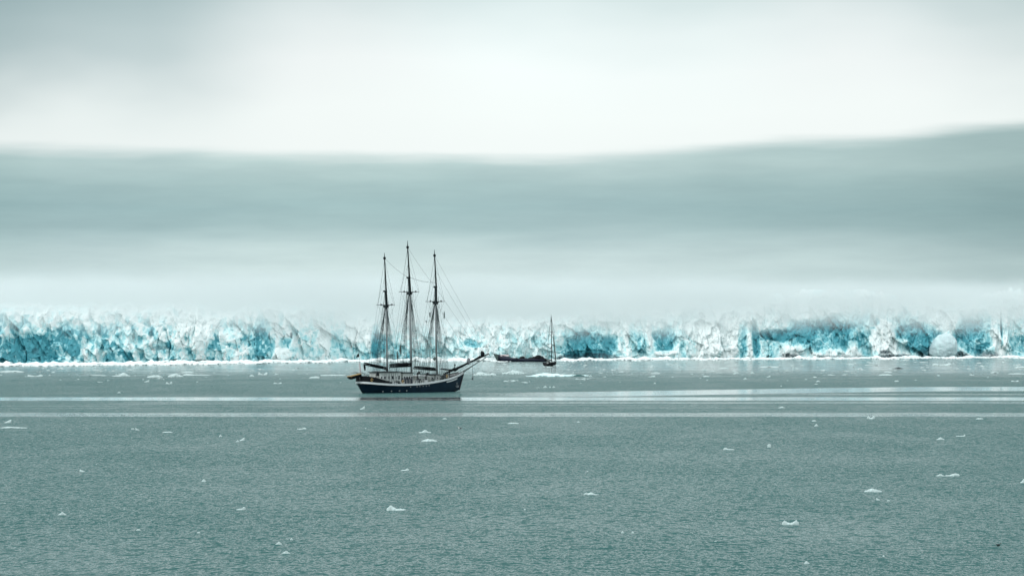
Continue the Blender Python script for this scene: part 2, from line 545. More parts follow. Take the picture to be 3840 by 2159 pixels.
def build_glacier():
    px = np.arange(-380, 4221, 2.3)
    nu = len(px)
    gy = np.interp(px, GX, GY)
    D = FH / (gy - YH)
    X = (px - 1920) / F * D
    ty = np.interp(px, TX, TY)
    H = HC + (YH - ty) * D / F + 2.0
    H = H + (fbm(X / 13, X * 0 + 3, 5, 4) - .5) * 9 + (vnoise(X / 2.6, X * 0 + 9, 8) - .5) * 1.6
    nf, nb = 96, 44
    zf = np.linspace(0, 1, nf)
    # front face
    Xg = np.repeat(X[None, :], nf, 0)
    Zg = -1.0 + (H[None, :] + 1.0) * zf[:, None]
    pxg = np.repeat(px[None, :], nf, 0)
    Dg = np.repeat(D[None, :], nf, 0)
    pyg = YH - (Zg - HC) / Dg * F

    def region(spots):
        s = np.zeros_like(pxg)
        for x, y, w, h, k in spots:
            jx = (fbm(Xg / 8, Zg / 8, int(x) % 97, 4) - .5) * 1.5
            jy = (fbm(Xg / 8 + 40, Zg / 8, int(x) % 89, 4) - .5) * 1.5
            a = ((pxg - x) / w + jx) ** 2 + ((pyg - y) / h + jy) ** 2
            s += k * np.clip(1.35 - a * .75, 0, 1) ** .7 * np.exp(-np.clip(a - 1.2, 0, 9) * 2)
        return s
    reg = region(SPOTS)
    dirt = np.clip(region([(a, b_, c, d_ * 1.5, k * 1.1) for a, b_, c, d_, k in DIRT]), 0, 1)
    wx = (fbm(Xg / 6, Zg / 8, 31, 3) - .5) * 3.2
    wz = (fbm(Xg / 6 + 50, Zg / 8, 32, 3) - .5) * 3.2
    disp = np.zeros_like(Xg)
    blue = np.zeros_like(Xg)
    crev = np.zeros_like(Xg)
    for sx, sz, amp, tilt, seed, bl, cr in ((7.5, 15.0, 4.4, 3.2, 3, .16, 1.3), (3.0, 5.5, 1.7, 1.9, 13, .26, .6), (1.2, 2.0, .55, .7, 23, .34, .2)):
        f1, f2, ox, oz, r1, r2, r3, r4 = cells((Xg + wx * sx / 8) / sx + Zg * .04, (Zg + wz * sx / 8) / sz, seed)
        disp += amp * (r1 - .5) + tilt * ((r2 - .5) * ox + (r3 - .55) * oz) * 2
        g = np.clip(1 - (f2 - f1) / .07, 0, 1) * np.clip(fbm(Xg / 7, Zg / 9, seed + 40, 2) * 4 - 1.8, 0, 1)
        disp -= .5 * cr * g
        crev += g * cr * .12
        blue += bl * (r4 - .5) * 2
    # deep vertical clefts
    cl = np.abs(fbm((Xg + wx) / 11, Zg / 60, 71, 2) - .5)
    g = np.clip(1 - cl / .012, 0, 1) * np.clip(fbm(Xg / 9, Zg / 12, 77, 3) * 6 - 3.0, 0, 1)
    disp -= 2.5 * g
    crev += 1.1 * g
    g2 = np.exp(-((pxg - 3761) / 2.2) ** 2) * np.clip((Zg - 8) / 4, 0, 1)
    disp -= 3 * g2
    crev += .9 * g2
    # large hollows where the ice is deep blue, lobes where it is snow
    disp += -2.6 * np.clip(reg, -.6, 1) + (fbm(Xg / 1.6, Zg / 2.2, 95, 3) - .5) * 1.3 * (.4 + .6 * np.clip((1700 - pxg) / 900, 0, 1))
    lean = .32 * Zg + 2.5 * (zf[:, None] ** 3)
    Yg = Dg + lean - disp
    hz = np.clip(Zg / np.maximum(H[None, :], 1), 0, 1)
    left = np.clip((1500 - pxg) / 800, 0, 1)
    blue = blue * (.42 + .75 * left) + reg * (1.2 - .3 * left) + .15 + .10 * left + crev * .5 + .14 * (1 - hz) + (fbm(Xg / 2.5 + wx, Zg / 3.5, 91, 4) - .5) * (.28 + .5 * left) - (.16 + .14 * left) * np.clip((hz - .62) / .3, 0, 1)
    # snow lying on ledges: where the face leans back
    sl = np.gradient(Yg, axis=0) / np.maximum(np.gradient(Zg, axis=0), 1e-3)
    blue -= .35 * np.clip((sl - .7) / 1.5, 0, 1)
    # back: the crevassed surface climbing away
    bb = (np.linspace(0, 1, nb + 1)[1:] ** 1.6) * 120
    Xb = np.repeat(X[None, :], nb, 0)
    Bb = np.repeat(bb[:, None], nu, 1)
    hump = (fbm(Xb / 7, Bb / 9, 55, 4) - .5) * 6 + 2.4 * np.clip(1 - np.abs(fbm(Xb / 14, Bb / 10, 56, 3) - .5) * 9, 0, 1)
    fade = np.clip(Bb / 6, 0, 1)
    Zb = H[None, :] + hump * fade + .015 * Bb
    Yb = Yg[-1][None, :] + Bb
    bblue = .05 + (fbm(Xb / 4, Bb / 6, 57, 3) - .5) * .7
    bl_all = np.concatenate([blue, bblue])
    di_all = np.concatenate([dirt, np.zeros_like(bblue)])
    VX = np.concatenate([Xg, Xb])
    VY = np.concatenate([Yg, Yb])
    VZ = np.concatenate([Zg, Zb])
    nr = nf + nb
    verts = np.stack([VX, VY, VZ], -1).reshape(-1, 3)
    idx = np.arange(nr * nu).reshape(nr, nu)
    quads = np.stack([idx[:-1, :-1], idx[:-1, 1:], idx[1:, 1:], idx[1:, :-1]], -1).reshape(-1, 4)
    me = bpy.data.meshes.new('glacier')
    me.vertices.add(len(verts))
    me.vertices.foreach_set('co', verts.ravel())
    me.loops.add(quads.size)
    me.loops.foreach_set('vertex_index', quads.ravel())
    me.polygons.add(len(quads))
    me.polygons.foreach_set('loop_start', np.arange(0, quads.size, 4))
    me.polygons.foreach_set('loop_total', np.full(len(quads), 4))
    me.update(calc_edges=True)
    for nm, arr in (('blue', bl_all), ('dirt', di_all)):
        a = me.attributes.new(nm, 'FLOAT', 'POINT')
        a.data.foreach_set('value', arr.astype(np.float32).ravel())
    me.materials.append(ICE)
    me.validate()
    o = bpy.data.objects.new('glacier', me)
    COL.objects.link(o)
    return o


glacier = build_glacier()
tag(glacier, 'long crevassed blue and white glacier front, its top lost in mist', 'glacier')

# rounded pale ice boulder standing at the foot, between two dark blue hollows
def lump(center, rad, seed, rough=.12, sub=3):
    import bmesh
    bm = bmesh.new()
    bmesh.ops.create_icosphere(bm, subdivisions=sub, radius=1)
    rnd = random.Random(seed)
    ph = [(Vector((rnd.uniform(-1, 1), rnd.uniform(-1, 1), rnd.uniform(-1, 1))) * rnd.uniform(1.5, 4.5), rnd.uniform(0, 6.3)) for _ in range(9)]
    for v in bm.verts:
        s = 1 + rough * sum(math.sin(v.co.dot(k) + p) for k, p in ph) / 3
        v.co = Vector((v.co.x * rad[0] * s, v.co.y * rad[1] * s, v.co.z * rad[2] * s)) + Vector(center)
    vs = [v.co.copy() for v in bm.verts]
    fs = [[v.index for v in f.verts] for f in bm.faces]
    bm.free()
    return vs, fs


b = MB()
d = FH / (np.interp(3543, GX, GY) - YH) - 7
vs, fs = lump((0, 0, 0), (6.7, 5.4, 6.3), 4, .13, 4)
for v in vs:
    v += v.normalized() * float(.5 * (fbm(np.array([v.x * .7 + v.y * .3]), np.array([v.z * .7]), 12, 4)[0] - .5) * 2)
    v.z += 5.4
    v.x += .12 * v.z - .6
b.add(vs, fs)
bo = b.build('ice_boulder', PALEICE, None, False)
bo.location = world(3543, d, -.3)
tag(bo, 'round pale grey ice boulder between two dark blue hollows of the glacier', 'ice boulder')

# ------------------------------------------------------------------ floating ice
def floe_mesh(W, H, Dp, prof, seed, n=16, rough=.14, lean=0.0):
    """an irregular floating block: long axis x, height profile PROF, faceted, keel under water"""
    rnd = random.Random(seed)
    mb = MB()
    rs = []
    m = [(-1.0, 0.0), (-.93, .35), (-.72, .72), (-.35, .95), (.05, 1.0), (.45, .9), (.8, .6), (1.0, 0.0)]
    for i in range(n):
        t = i / (n - 1)
        endt = math.sin(math.pi * min(1, max(.0, .04 + t * .92))) ** .45
        h = float(np.interp(t, np.linspace(0, 1, len(prof)), prof)) * H
        hd = Dp / 2 * endt * rnd.uniform(.8, 1.1)
        ring = []
        for (a, c) in m:
            ring.append(Vector(((t - .5) * W + rnd.uniform(-1, 1) * W * .025 + lean * c * h, a * hd * rnd.uniform(.85, 1.1),
                                max(.01, h * c * rnd.uniform(1 - rough, 1 + rough)) if c > 0 else -.02 - .05 * H)))
        ring.append(Vector(((t - .5) * W * .92, .7 * hd, -.6 * H)))
        ring.append(Vector(((t - .5) * W * .92, -.7 * hd, -.6 * H)))
        rs.append(ring)
    mb.rings(rs)
    return mb


FLAT = [.25, .6, .8, .7, .9, .6, .3]
HUMP = [.15, .3, .6, 1, .8, .35, .15]
LEFT = [.5, 1, .75, .4, .35, .3, .35, .2]
RIGHT = [.15, .3, .35, .35, .45, .8, 1, .6]
TIP = [.35, .8, .6, .35, .3, .35, .6, 1, .5]
PEAK = [.3, .7, 1, .55, .25]
TWO = [.3, .7, .5, .2, .15, .5, .9, .6]
SLANT = [.15, .3, .55, .8, 1.0]
SLANTL = [1.0, .75, .5, .3, .15]
# near water: left, right, top, waterline (photo rows), profile, label
NEAR = [
    (17, 43, 1570, 1585, SLANT, 'small slanted white ice piece above the long flat floe at the left edge'),
    (2, 103, 1597, 1604, [.2, .5, .9, .6, .5, .45, .3, .2], 'long thin flat white floe at the left edge, under the near pale water lane'),
    (491, 504, 1603, 1609, FLAT, 'tiny white ice bit, left one of a close pair below the near pale lane'),
    (508, 523, 1603, 1612, SLANTL, 'tiny white ice bit, right one of a close pair below the near pale lane'),
    (609, 647, 1616, 1621, FLAT, 'faint low strip of ice between the tiny pair and the tilted white sliver'),
    (822, 833, 1628, 1637, PEAK, 'tiny white ice bit just left of the tilted white sliver'),
    (884, 898, 1648, 1656, HUMP, 'small white ice lump touching the lower left end of the tilted sliver'),
    (899, 918, 1638, 1652, SLANT, 'tilted white ice sliver rising to the right, left of the schooner stern'),
    (299, 318, 1757, 1768, SLANTL, 'small triangular ice piece alone in the left half of the open water'),
    (757, 773, 1794, 1805, PEAK, 'small pointed ice piece midway between the triangular piece and the humped floe'),
    (217, 249, 1917, 1930, HUMP, 'white lumpy ice piece low at the left, with stepped top'),
    (887, 921, 1898, 1911, RIGHT, 'flat ice piece with raised right end, left of the big humped floe'),
    (511, 526, 1980, 1988, FLAT, 'faint grey ice bit low in the left half, right of the stepped lump'),
    (738, 751, 1991, 1998, FLAT, 'tiny ice bit low down, left of the trio of pale pieces'),
    (1115, 1148, 1601, 1609, RIGHT, 'small flat ice piece under the schooner stern with a raised right tip'),
    (1570, 1616, 1610, 1622, [.2, .3, .4, .8, 1, .5, .25, .2], 'white floe with a small peak, just above the thicker flat floe'),
    (1582, 1640, 1644, 1655, [.35, .7, 1, .9, .8, .6, .3], 'thick flat white floe below the peaked floe, under the schooner'),
    (1660, 1675, 1565, 1571, FLAT, 'tiny flat ice bit right under the near pale lane, below the schooner bow'),
    (1903, 1946, 1582, 1588, FLAT, 'thin straight white floe right of the white seabird'),
    (1502, 1533, 1755, 1764, RIGHT, 'small flat ice piece with raised right tip, midway down to the big humped floe'),
    (1451, 1520, 1893, 1913, [.35, .9, 1, .65, .4, .38, .4, .35, .3], 'largest near floe, white hump at left and long low tail'),
    (1088, 1099, 2014, 2024, PEAK, 'topmost and smallest of the trio of pale ice pieces'),
    (1033, 1058, 2028, 2040, HUMP, 'left piece of the trio of pale ice pieces near the bottom'),
    (1056, 1088, 2062, 2074, HUMP, 'lowest, greyish piece of the trio of pale ice pieces'),
    (2189, 2245, 1844, 1854, [.4, .9, .6, .9, 1, .3, .2, .15], 'lumpy flat floe alone in the water right of centre, tail to the right'),
    (2713, 2754, 1676, 1686, LEFT, 'short flat floe with thicker left end, alone right of centre'),
    (2329, 2341, 1988, 1998, PEAK, 'left dot of two white ice dots low right of centre'),
    (2368, 2379, 1990, 1998, PEAK, 'right dot of two white ice dots low right of centre'),
    (2164, 2174, 1578, 1583, FLAT, 'tiny ice bit under the near pale lane, right of the thin straight floe'),
    (3044, 3061, 1573, 1579, FLAT, 'faint ice strip, upper of two close bits under the near lane'),
    (3053, 3069, 1587, 1597, HUMP, 'white ice bit, lower of two close bits under the near lane'),
    (3252, 3281, 1554, 1570, TIP, 'jagged white floe with an upturned right tip at the near lane'),
    (3660, 3687, 1565, 1571, FLAT, 'thin faint ice strip nearest the right edge just under the pale lane'),
    (3512, 3541, 1637, 1648, HUMP, 'oval white floe left of the thin upturned strip, upper right water'),
    (3586, 3619, 1627, 1635, [.25, .25, .25, .3, .3, .4, 1], 'very thin ice strip with upturned right tip beside the oval floe'),
    (2878, 2891, 1662, 1677, [.7, 1, .8], 'upright white ice block standing alone, taller than wide'),
    (3508, 3543, 1775, 1784, HUMP, 'left one of two long floes lying end to end at right'),
    (3545, 3598, 1773, 1784, [.3, .3, .35, .8, 1, .9, .6], 'right one of two long floes lying end to end at right'),
    (3826, 3850, 1794, 1810, HUMP, 'white floe cut off by the right edge of the picture'),
    (3241, 3307, 1830, 1844, [.4, .5, .8, 1, .9, .75, .5, .3], 'long bright white floe with a low rounded middle, above a small dash'),
    (3286, 3300, 1864, 1874, SLANTL, 'small white dash of ice under the long bright rounded floe'),
    (3326, 3338, 1872, 1878, FLAT, 'faint ice speck right of the small white dash'),
    (2934, 2994, 1947, 1967, [.5, .85, .8, .5, .4, .45, .55, .85, 1.0, .6], 'wavy floe with a lump at left and upturned right tip, lower right'),
    (3016, 3035, 2100, 2113, PEAK, 'small pale conical ice piece near the bottom at right'),
]
for k, (x0, x1, yt, yb, prof, lab) in enumerate(NEAR):
    dd = dist_at(yb)
    W = (x1 - x0) * dd / F
    H = (yb - yt) * dd / F * .92
    ob = floe_mesh(W, H, max(W * .45, H * 1.2), prof, 100 + k, 14 if x1 - x0 < 30 else 20).build('ice_floe', FLOE)
    ob.location = world((x0 + x1) / 2, dd)
    tag(ob, lab, 'ice floe', 'small ice pieces adrift on the near water')

# middle water, between the calm lanes and the ice foot
FARF = [
    (-6, 91, 1386, 1395, FLAT, 0, 'pale flat floe at the left edge just off the glacier foot'),
    (104, 161, 1402, 1411, TWO, 0, 'low broken floe near the left edge, below the pale flat floe'),
    (434, 489, 1395, 1410, HUMP, 0, 'humped pale floe at the left end of the middle floe chain'),
    (551, 609, 1403, 1415, FLAT, 0, 'flat floe second in the middle floe chain left of the schooner'),
    (630, 687, 1397, 1413, PEAK, 0, 'peaked floe in the middle of the chain left of the schooner'),
    (687, 788, 1400, 1407, LEFT, 0, 'long thin floe trailing right from the peaked floe'),
    (541, 560, 1423, 1432, SLANT, 0, 'small tilted ice piece under the floe chain'),
    (622, 646, 1427, 1439, TWO, 0, 'small double ice piece lowest under the floe chain'),
    (681, 728, 1390, 1397, FLAT, 0, 'small flat floe behind the long thin trailing floe'),
    (967, 1005, 1392, 1405, TWO, 0, 'jagged floe between the floe chain and the schooner stern'),
    (936, 953, 1402, 1411, PEAK, 0, 'small ice piece at the left foot of the jagged floe'),
    (1160, 1198, 1408, 1418, FLAT, 0, 'low grey-white floe left of the schooner stern dinghy'),
    (1202, 1292, 1401, 1408, [.3, .5, .4, .7, .5, .6, .3], 0, 'long thin floe ending at the schooner stern'),
    (1026, 1057, 1432, 1438, TWO, 0, 'two-lobed ice speck alone left of the schooner'),
    (439, 453, 1467, 1473, HUMP, 0, 'tiny ice speck just above the bright calm lane at left'),
    (1777, 1861, 1390, 1408, [.3, .6, .9, .7, .5, .4, .6, .3], 0, 'pale floe right of the bowsprit'),
    (1884, 1966, 1385, 1402, [.3, .4, .7, 1, .8, .6, .3], 0, 'humped pale floe under the dark low boat'),
    (1973, 2146, 1394, 1411, [.12, .2, .5, .8, .9, .7, .75, .5, .5, .4], 1, 'biggest pale aqua floe, below the small yacht'),
    (2140, 2206, 1399, 1409, [.6, .5, .5, .45, .5, .4, .3], 2, 'short floe with dark green side at the right end of the biggest floe'),
    (1888, 1933, 1424, 1430, TWO, 0, 'thin broken strip of ice below the humped pale floe'),
    (2036, 2053, 1444, 1453, HUMP, 0, 'left one of three ice specks in a row'),
    (2059, 2067, 1446, 1453, PEAK, 0, 'middle one of three ice specks in a row'),
    (2072, 2082, 1445, 1453, PEAK, 0, 'right one of three ice specks in a row'),
    (2156, 2196, 1416, 1422, TWO, 0, 'pinkish white ice crumbs under the dark green sided floe'),
    (2209, 2220, 1404, 1412, PEAK, 0, 'small upright ice bit right of the dark green sided floe'),
    (2431, 2457, 1406, 1413, SLANT, 0, 'white tilted ice piece alone right of the aqua floes'),
    (2450, 2461, 1433, 1438, HUMP, 0, 'tiny ice speck below the white tilted ice piece'),
    (2634, 2651, 1379, 1391, PEAK, 0, 'small upright ice piece off the pale white stretch of the glacier'),
    (2699, 2732, 1376, 1382, FLAT, 0, 'thin white strip floe right of the small upright piece'),
    (2751, 2770, 1393, 1400, FLAT, 0, 'flat ice bit left of the brightest speck under the blue cliffs'),
    (2814, 2829, 1390, 1401, PEAK, 0, 'brightest upright ice speck under the blue cliffs'),
    (2874, 2889, 1406, 1414, SLANT, 0, 'tilted ice speck right of the brightest upright speck'),
    (2787, 2802, 1413, 1422, HUMP, 0, 'round ice speck below the brightest upright speck'),
    (3059, 3077, 1424, 1431, HUMP, 0, 'oval white ice speck alone above the wide calm lane'),
    (3295, 3343, 1400, 1407, FLAT, 0, 'flat grey-white floe in open water left below the ice boulder'),
    (3496, 3568, 1359, 1370, TIP, 0, 'bright curved floe in front of the round ice boulder'),
    (3354, 3371, 1424, 1430, FLAT, 0, 'small flat ice speck below the flat grey-white floe'),
    (3792, 3820, 1424, 1430, TWO, 0, 'two-lobed ice speck near the right edge above the calm lane'),
    (3804, 3850, 1371, 1379, FLAT, 0, 'white flat floe cut by the right edge near the glacier foot'),
    (3349, 3387, 1375, 1382, HUMP, 3, 'dark dirty ice lump floating left of the curved bright floe'),
    (2918, 2944, 1522, 1529, HUMP, 0, 'ice speck between the two pale lanes at right'),
    (1350, 1368, 1520, 1534, SLANT, 0, 'thin tilted ice speck between the two pale lanes under the schooner stern'),
]
for k, (x0, x1, yt, yb, prof, mi, lab) in enumerate(FARF):
    dd = dist_at(yb)
    W = (x1 - x0) * dd / F
    H = (yb - yt) * dd / F * .85
    mb = floe_mesh(W, H, min(W * .7, 7.0), prof, 300 + k, 22)
    ob = mb.build('ice_floe', (FLOE, FLOE_T, FLOE_T, DARKICE)[mi])
    ob.location = world((x0 + x1) / 2, dd)
    tag(ob, lab, 'ice floe', 'ice floes on the water in front of the glacier')
    if mi == 2:
        e = MB()
        e.rings([[Vector((-W * .34 + W * .6 * t, -1.9 - 1.3 * math.sin(3.1 * t), z * (.35 + .65 * math.sin(.2 + 2.7 * t)))) for z in (0, H * .55)] +
                 [Vector((-W * .34 + W * .6 * t, 1.0, z * (.35 + .65 * math.sin(.2 + 2.7 * t)))) for z in (H * .55, 0)] for t in np.linspace(0, 1, 9)])
        e.build('ice_edge', paint('dark_green_ice', (.01, .11, .11), .3, .3, 1), ob)


# crushed white ice pressed along the glacier foot, and crumbs strewn over the water: nobody could count them
def crumbs(name, spots, mat):
    import bmesh
    bm = bmesh.new()
    bmesh.ops.create_icosphere(bm, subdivisions=1, radius=1)
    bv = np.array([v.co[:] for v in bm.verts])
    bf = np.array([[v.index for v in f.verts] for f in bm.faces])
    bm.free()
    rs = np.random.RandomState(5)
    n = len(spots)
    sp = np.array(spots)
    V = bv[None] * rs.uniform(.65, 1.25, (n, len(bv), 1))
    V = V * sp[:, None, 3:6]
    a = rs.uniform(0, 6.28, n)
    a = np.where(sp[:, 3] > 2.2 * sp[:, 4], rs.uniform(-.2, .2, n), a)
    c, s = np.cos(a)[:, None], np.sin(a)[:, None]
    VX = V[:, :, 0] * c - V[:, :, 1] * s + sp[:, 0:1]
    VY = V[:, :, 0] * s + V[:, :, 1] * c + sp[:, 1:2]
    VZ = V[:, :, 2] + sp[:, 2:3]
    verts = np.stack([VX, VY, VZ], -1).reshape(-1, 3)
    faces = (bf[None] + (np.arange(n) * len(bv))[:, None, None]).reshape(-1, 3)
    me = bpy.data.meshes.new(name)
    me.from_pydata(verts.tolist(), [], faces.tolist())
    me.materials.append(mat)
    o = bpy.data.objects.new(name, me)
    COL.objects.link(o)
    return o


rnd = random.Random(11)
BX = [-400, 0, 700, 1340, 1900, 2400, 3000, 3840, 4240]
BY = [1378, 1375.5, 1369, 1360, 1357, 1353.5, 1350, 1345, 1343]
foot = []
for i in range(8000):
    px = rnd.uniform(-380, 4220)
    y0, y1 = np.interp(px, GX, GY) + .4, np.interp(px, BX, BY)
    y1 = y0 + (y1 - y0) * (.62 + .38 * math.sin(px * .011) * math.sin(px * .037 + 1)) if px > 900 else y1 - 2 * abs(math.sin(px * .02))
    t = rnd.random() ** .8
    py = y0 + (y1 - y0) * t
    dd = dist_at(py)
    s = rnd.uniform(.4, 1.4) * (.82 if px < 1500 else .8 if px < 2500 else .62)
    if rnd.random() < .10:
        s *= rnd.uniform(1.3, 2.3)
    if 1830 < px < 2110:
        s *= .45
    w = world(px, dd)
    foot.append((w.x, w.y, .12 * s, s * rnd.uniform(1.1, 2.6), s * rnd.uniform(.9, 1.8), s * rnd.uniform(.35, .75)))
fo = crumbs('brash_ice', foot, BRASH)
tag(fo, 'belt of crushed white ice along the glacier foot', 'brash ice', None, 'stuff')
scat = []
for i in range(680):
    right = rnd.random() < .72
    px = rnd.uniform(1750, 3900) if right else rnd.uniform(-60, 1750)
    y0 = np.interp(px, BX, BY)
    py = y0 + 2 + abs(rnd.gauss(0, 30 if right else 24))
    if 1290 < px < 1830 and py > 1425 or py > 1460:
        continue
    dd = dist_at(py)
    w = world(px, dd)
    L = abs(rnd.gauss(0, .42)) + .14
    if rnd.random() < .12:
        L *= 2.4
    scat.append((w.x, w.y, .02, L * 1.3, L * .8, rnd.uniform(.06, .2) + .06 * L))
for i in range(26):
    px, py = rnd.uniform(0, 3840), rnd.uniform(1500, 2100) ** 1
    dd = dist_at(py)
    w = world(px, dd)
    L = rnd.uniform(.03, .10)
    scat.append((w.x, w.y, .01, L * 1.4, L, L * .6))
so = crumbs('ice_crumbs', scat, FLOE)
tag(so, 'small crumbs of ice strewn over the fjord water', 'ice crumbs', None, 'stuff')

# ------------------------------------------------------------------ fog bank resting on the glacier
def build_fog():
    mb = MB()
    mb.box((0, 1900, 31), (1500, 940, 46))
    m = bpy.data.materials.new('fog_bank')
    m.use_nodes = True
    nt = m.node_tree
    nt.nodes.clear()
    out = nt.nodes.new('ShaderNodeOutputMaterial')
    pv = nt.nodes.new('ShaderNodeVolumePrincipled')
    nt.links.new(pv.outputs[0], out.inputs['Volume'])
    geo = nt.nodes.new('ShaderNodeNewGeometry')
    pos = geo.outputs['Position']
    sep = nt.nodes.new('ShaderNodeSeparateXYZ')
    nt.links.new(pos, sep.inputs[0])
    z = sep.outputs[2]
    n = noise(nt, mapping(nt, pos, (.025, .008, .05)), 1, 3, .6)
    zz = math_n(nt, 'ADD', z, math_n(nt, 'MULTIPLY', math_n(nt, 'SUBTRACT', n, .5), 16))
    # the bank hangs lower in the middle of the front than over its two ends
    lift = maprange(nt, math_n(nt, 'ABSOLUTE', sep.outputs[0]), 40, 170, -2.5, .5)
    zz = math_n(nt, 'SUBTRACT', zz, lift)
    a = maprange(nt, zz, 11, 32)
    c = maprange(nt, math_n(nt, 'ADD', z, math_n(nt, 'MULTIPLY', math_n(nt, 'SUBTRACT', n, .5), 26)), 22, 45, 1, 0)
    c = math_n(nt, 'MULTIPLY', c, maprange(nt, math_n(nt, 'ADD', z, maprange(nt, sep.outputs[0], -190, -50, 3, 0)), 28, 46, 1, 0))
    # the bank's near side runs along the ice front, which recedes to the right
    t = math_n(nt, 'SUBTRACT', sep.outputs[1], math_n(nt, 'MULTIPLY', sep.outputs[0], .92))
    near = maprange(nt, t, 1757 - 245, 1757 - 100)
    den = math_n(nt, 'MULTIPLY', math_n(nt, 'MULTIPLY', math_n(nt, 'MULTIPLY', a, c), near), FOG)
    nt.links.new(den, pv.inputs['Density'])
    pv.inputs['Color'].default_value = (.855, .905, .91, 1)
    pv.inputs['Anisotropy'].default_value = 0.0
    o = mb.build('fog', m)
    tag(o, 'pale mist hanging over the top of the glacier', 'fog', None, 'stuff')
    return o


FOG = .017
build_fog()

# ------------------------------------------------------------------ three-masted schooner
TH = R(48)
CT, ST = math.cos(TH), math.sin(TH)
Y0 = 871.0
X0 = (1544 - 1920) / F * Y0
ship = empty('schooner', (X0, Y0, 0), TH)
tag(ship, 'three-masted schooner with dark navy hull and bare masts at anchor before the glacier', 'sailing ship')


def S(px, py, yl=0.0):
    """photo point -> ship coordinates (forward, port, up) on the fore-and-aft plane yl"""
    k = (px - 1920) / F
    xl = (X0 - yl * ST - k * (Y0 + yl * CT)) / (k * ST - CT)
    dd = Y0 + xl * ST + yl * CT
    return Vector((xl, yl, height_at(py, dd)))


XS = np.array([-17.2, -16.9, -16.3, -15.4, -14.2, -12.5, -10, -7, -3.5, 0, 3.5, 7, 10, 12.5, 14.5, 16, 16.8, 17.25])


def half_breadth(x):
    if x < -14.0:
        t = min(1.0, (-14.0 - x) / 3.2)
        return max(.03, 2.55 * math.sqrt(max(0, 1 - t * t)))
    if x < -4:
        return float(np.interp(x, [-14, -11, -8, -4], [2.55, 2.9, 3.15, 3.3]))
    return float(np.interp(x, [-4, 0, 4, 8, 11, 13.5, 15.5, 16.6, 17.25], [3.3, 3.35, 3.3, 3.0, 2.45, 1.7, .85, .35, .04]))


def sheer(x):
    return float(np.interp(x, [-17.2, -14, -10, -6, -2, 2, 6, 10, 13, 15.5, 17.25], [2.42, 2.12, 1.88, 1.80, 1.88, 2.1, 2.5, 3.02, 3.52, 3.98, 4.32]))


def low(x):
    if x < -14.9:
        return -.6 + (-14.9 - x) / 2.3 * 3.0
    if x > 9.5:
        return -.6 + (x - 9.5) / 7.7 * 1.0
    return -.6


def stem_shift(x, z):
    """the stem rakes: forward sections pull back towards the waterline"""
    if x < 11:
        return 0
    return -1.9 * ((x - 11) / 6.25) ** 1.5 * (1 - max(0, min(1, (z + .6) / 4.95)))


def hull_pt(x, t, side):
    zt, zb = sheer(x), low(x)
    z = zb + (zt - zb) * t
    b = half_breadth(x)
    fine = float(np.interp(x, [-17, -13, -6, 5, 12, 17], [.25, .35, .86, .88, .62, .45]))
    w = b * (fine + (1 - fine) * t ** .8)
    return Vector((x + stem_shift(x, z), side * w, z))


TT = [0, .15, .3, .45, .6, .75, .9, 1.0]
mb = MB()
rs = []
for x in XS:
    ring = [hull_pt(x, t, 1) for t in reversed(TT)] + [hull_pt(x, t, -1) for t in TT]
    rs.append(ring)
mb.rings(rs, closed=False, caps=True)
hull = mb.build('hull', M['navy'], ship, True)

# white rail strake
def strake(x0, x1, lo, hi, out, th=.08, n=40):
    mb = MB()
    xs = np.concatenate([np.linspace(x0, min(x1, -14), 12), np.linspace(max(x0, -14), x1, n)[1:]]) if x0 < -14 else np.linspace(x0, x1, n)
    for sd in (1, -1):
        rs = []
        for x in xs:
            b = half_breadth(x) + out
            s = sheer(x)
            l = lo(x) if callable(lo) else lo
            h = hi(x) if callable(hi) else hi
            rs.append([Vector((x, sd * b, s + l)), Vector((x, sd * b, s + h)), Vector((x, sd * max(.01, b - th), s + h)), Vector((x, sd * max(.01, b - th), s + l))])
        mb.rings(rs)
    return mb


strake(-17.2, 17.2, -.20, .24, .07, .16).build('rail', M['white'], ship)
strake(-17.15, -9.6, .24, lambda x: float(np.interp(x, [-17.2, -14.9, -13.6, -11.5, -9.6], [1.5, 1.42, 1.30, .85, .62])), .02, .1).build('bulwark', M['black'], ship)
strake(7.5, 16.0, .24, lambda x: float(np.interp(x, [7.5, 10, 16.9], [.3, .36, .42])), -.12, .08).build('bulwark', M['black'], ship)
# deck
mb = MB()
for a, c in zip(XS[:-1], XS[1:]):
    mb.add([(a, half_breadth(a) - .05, sheer(a) - .42), (a, -half_breadth(a) + .05, sheer(a) - .42), (c, -half_breadth(c) + .05, sheer(c) - .42), (c, half_breadth(c) - .05, sheer(c) - .42)], [(0, 1, 2, 3)])
mb.build('deck', M['deck'], ship)
# bow stem band and name boards
mb = MB()
mb.tube([hull_pt(17.25, t, 0) + Vector((.1, 0, 0)) for t in TT], [.16] * 8, 8)
mb.build('stem', M['maroon'], ship, True)
mb = MB()
for sd in (1, -1):
    rs = []
    for i in range(14):
        x = 8.6 + 5.0 * i / 13
        z0, z1 = .80, .88
        p0, p1 = hull_pt(x, z0, sd), hull_pt(x, z1, sd)
        o = Vector((0, sd * .07, 0))
        o2 = Vector((0, sd * .02, 0))
        rs.append([p0 + o, p1 + o, p1 + o2, p0 + o2])
    mb.rings(rs)
mb.build('trailboard', M['white'], ship)
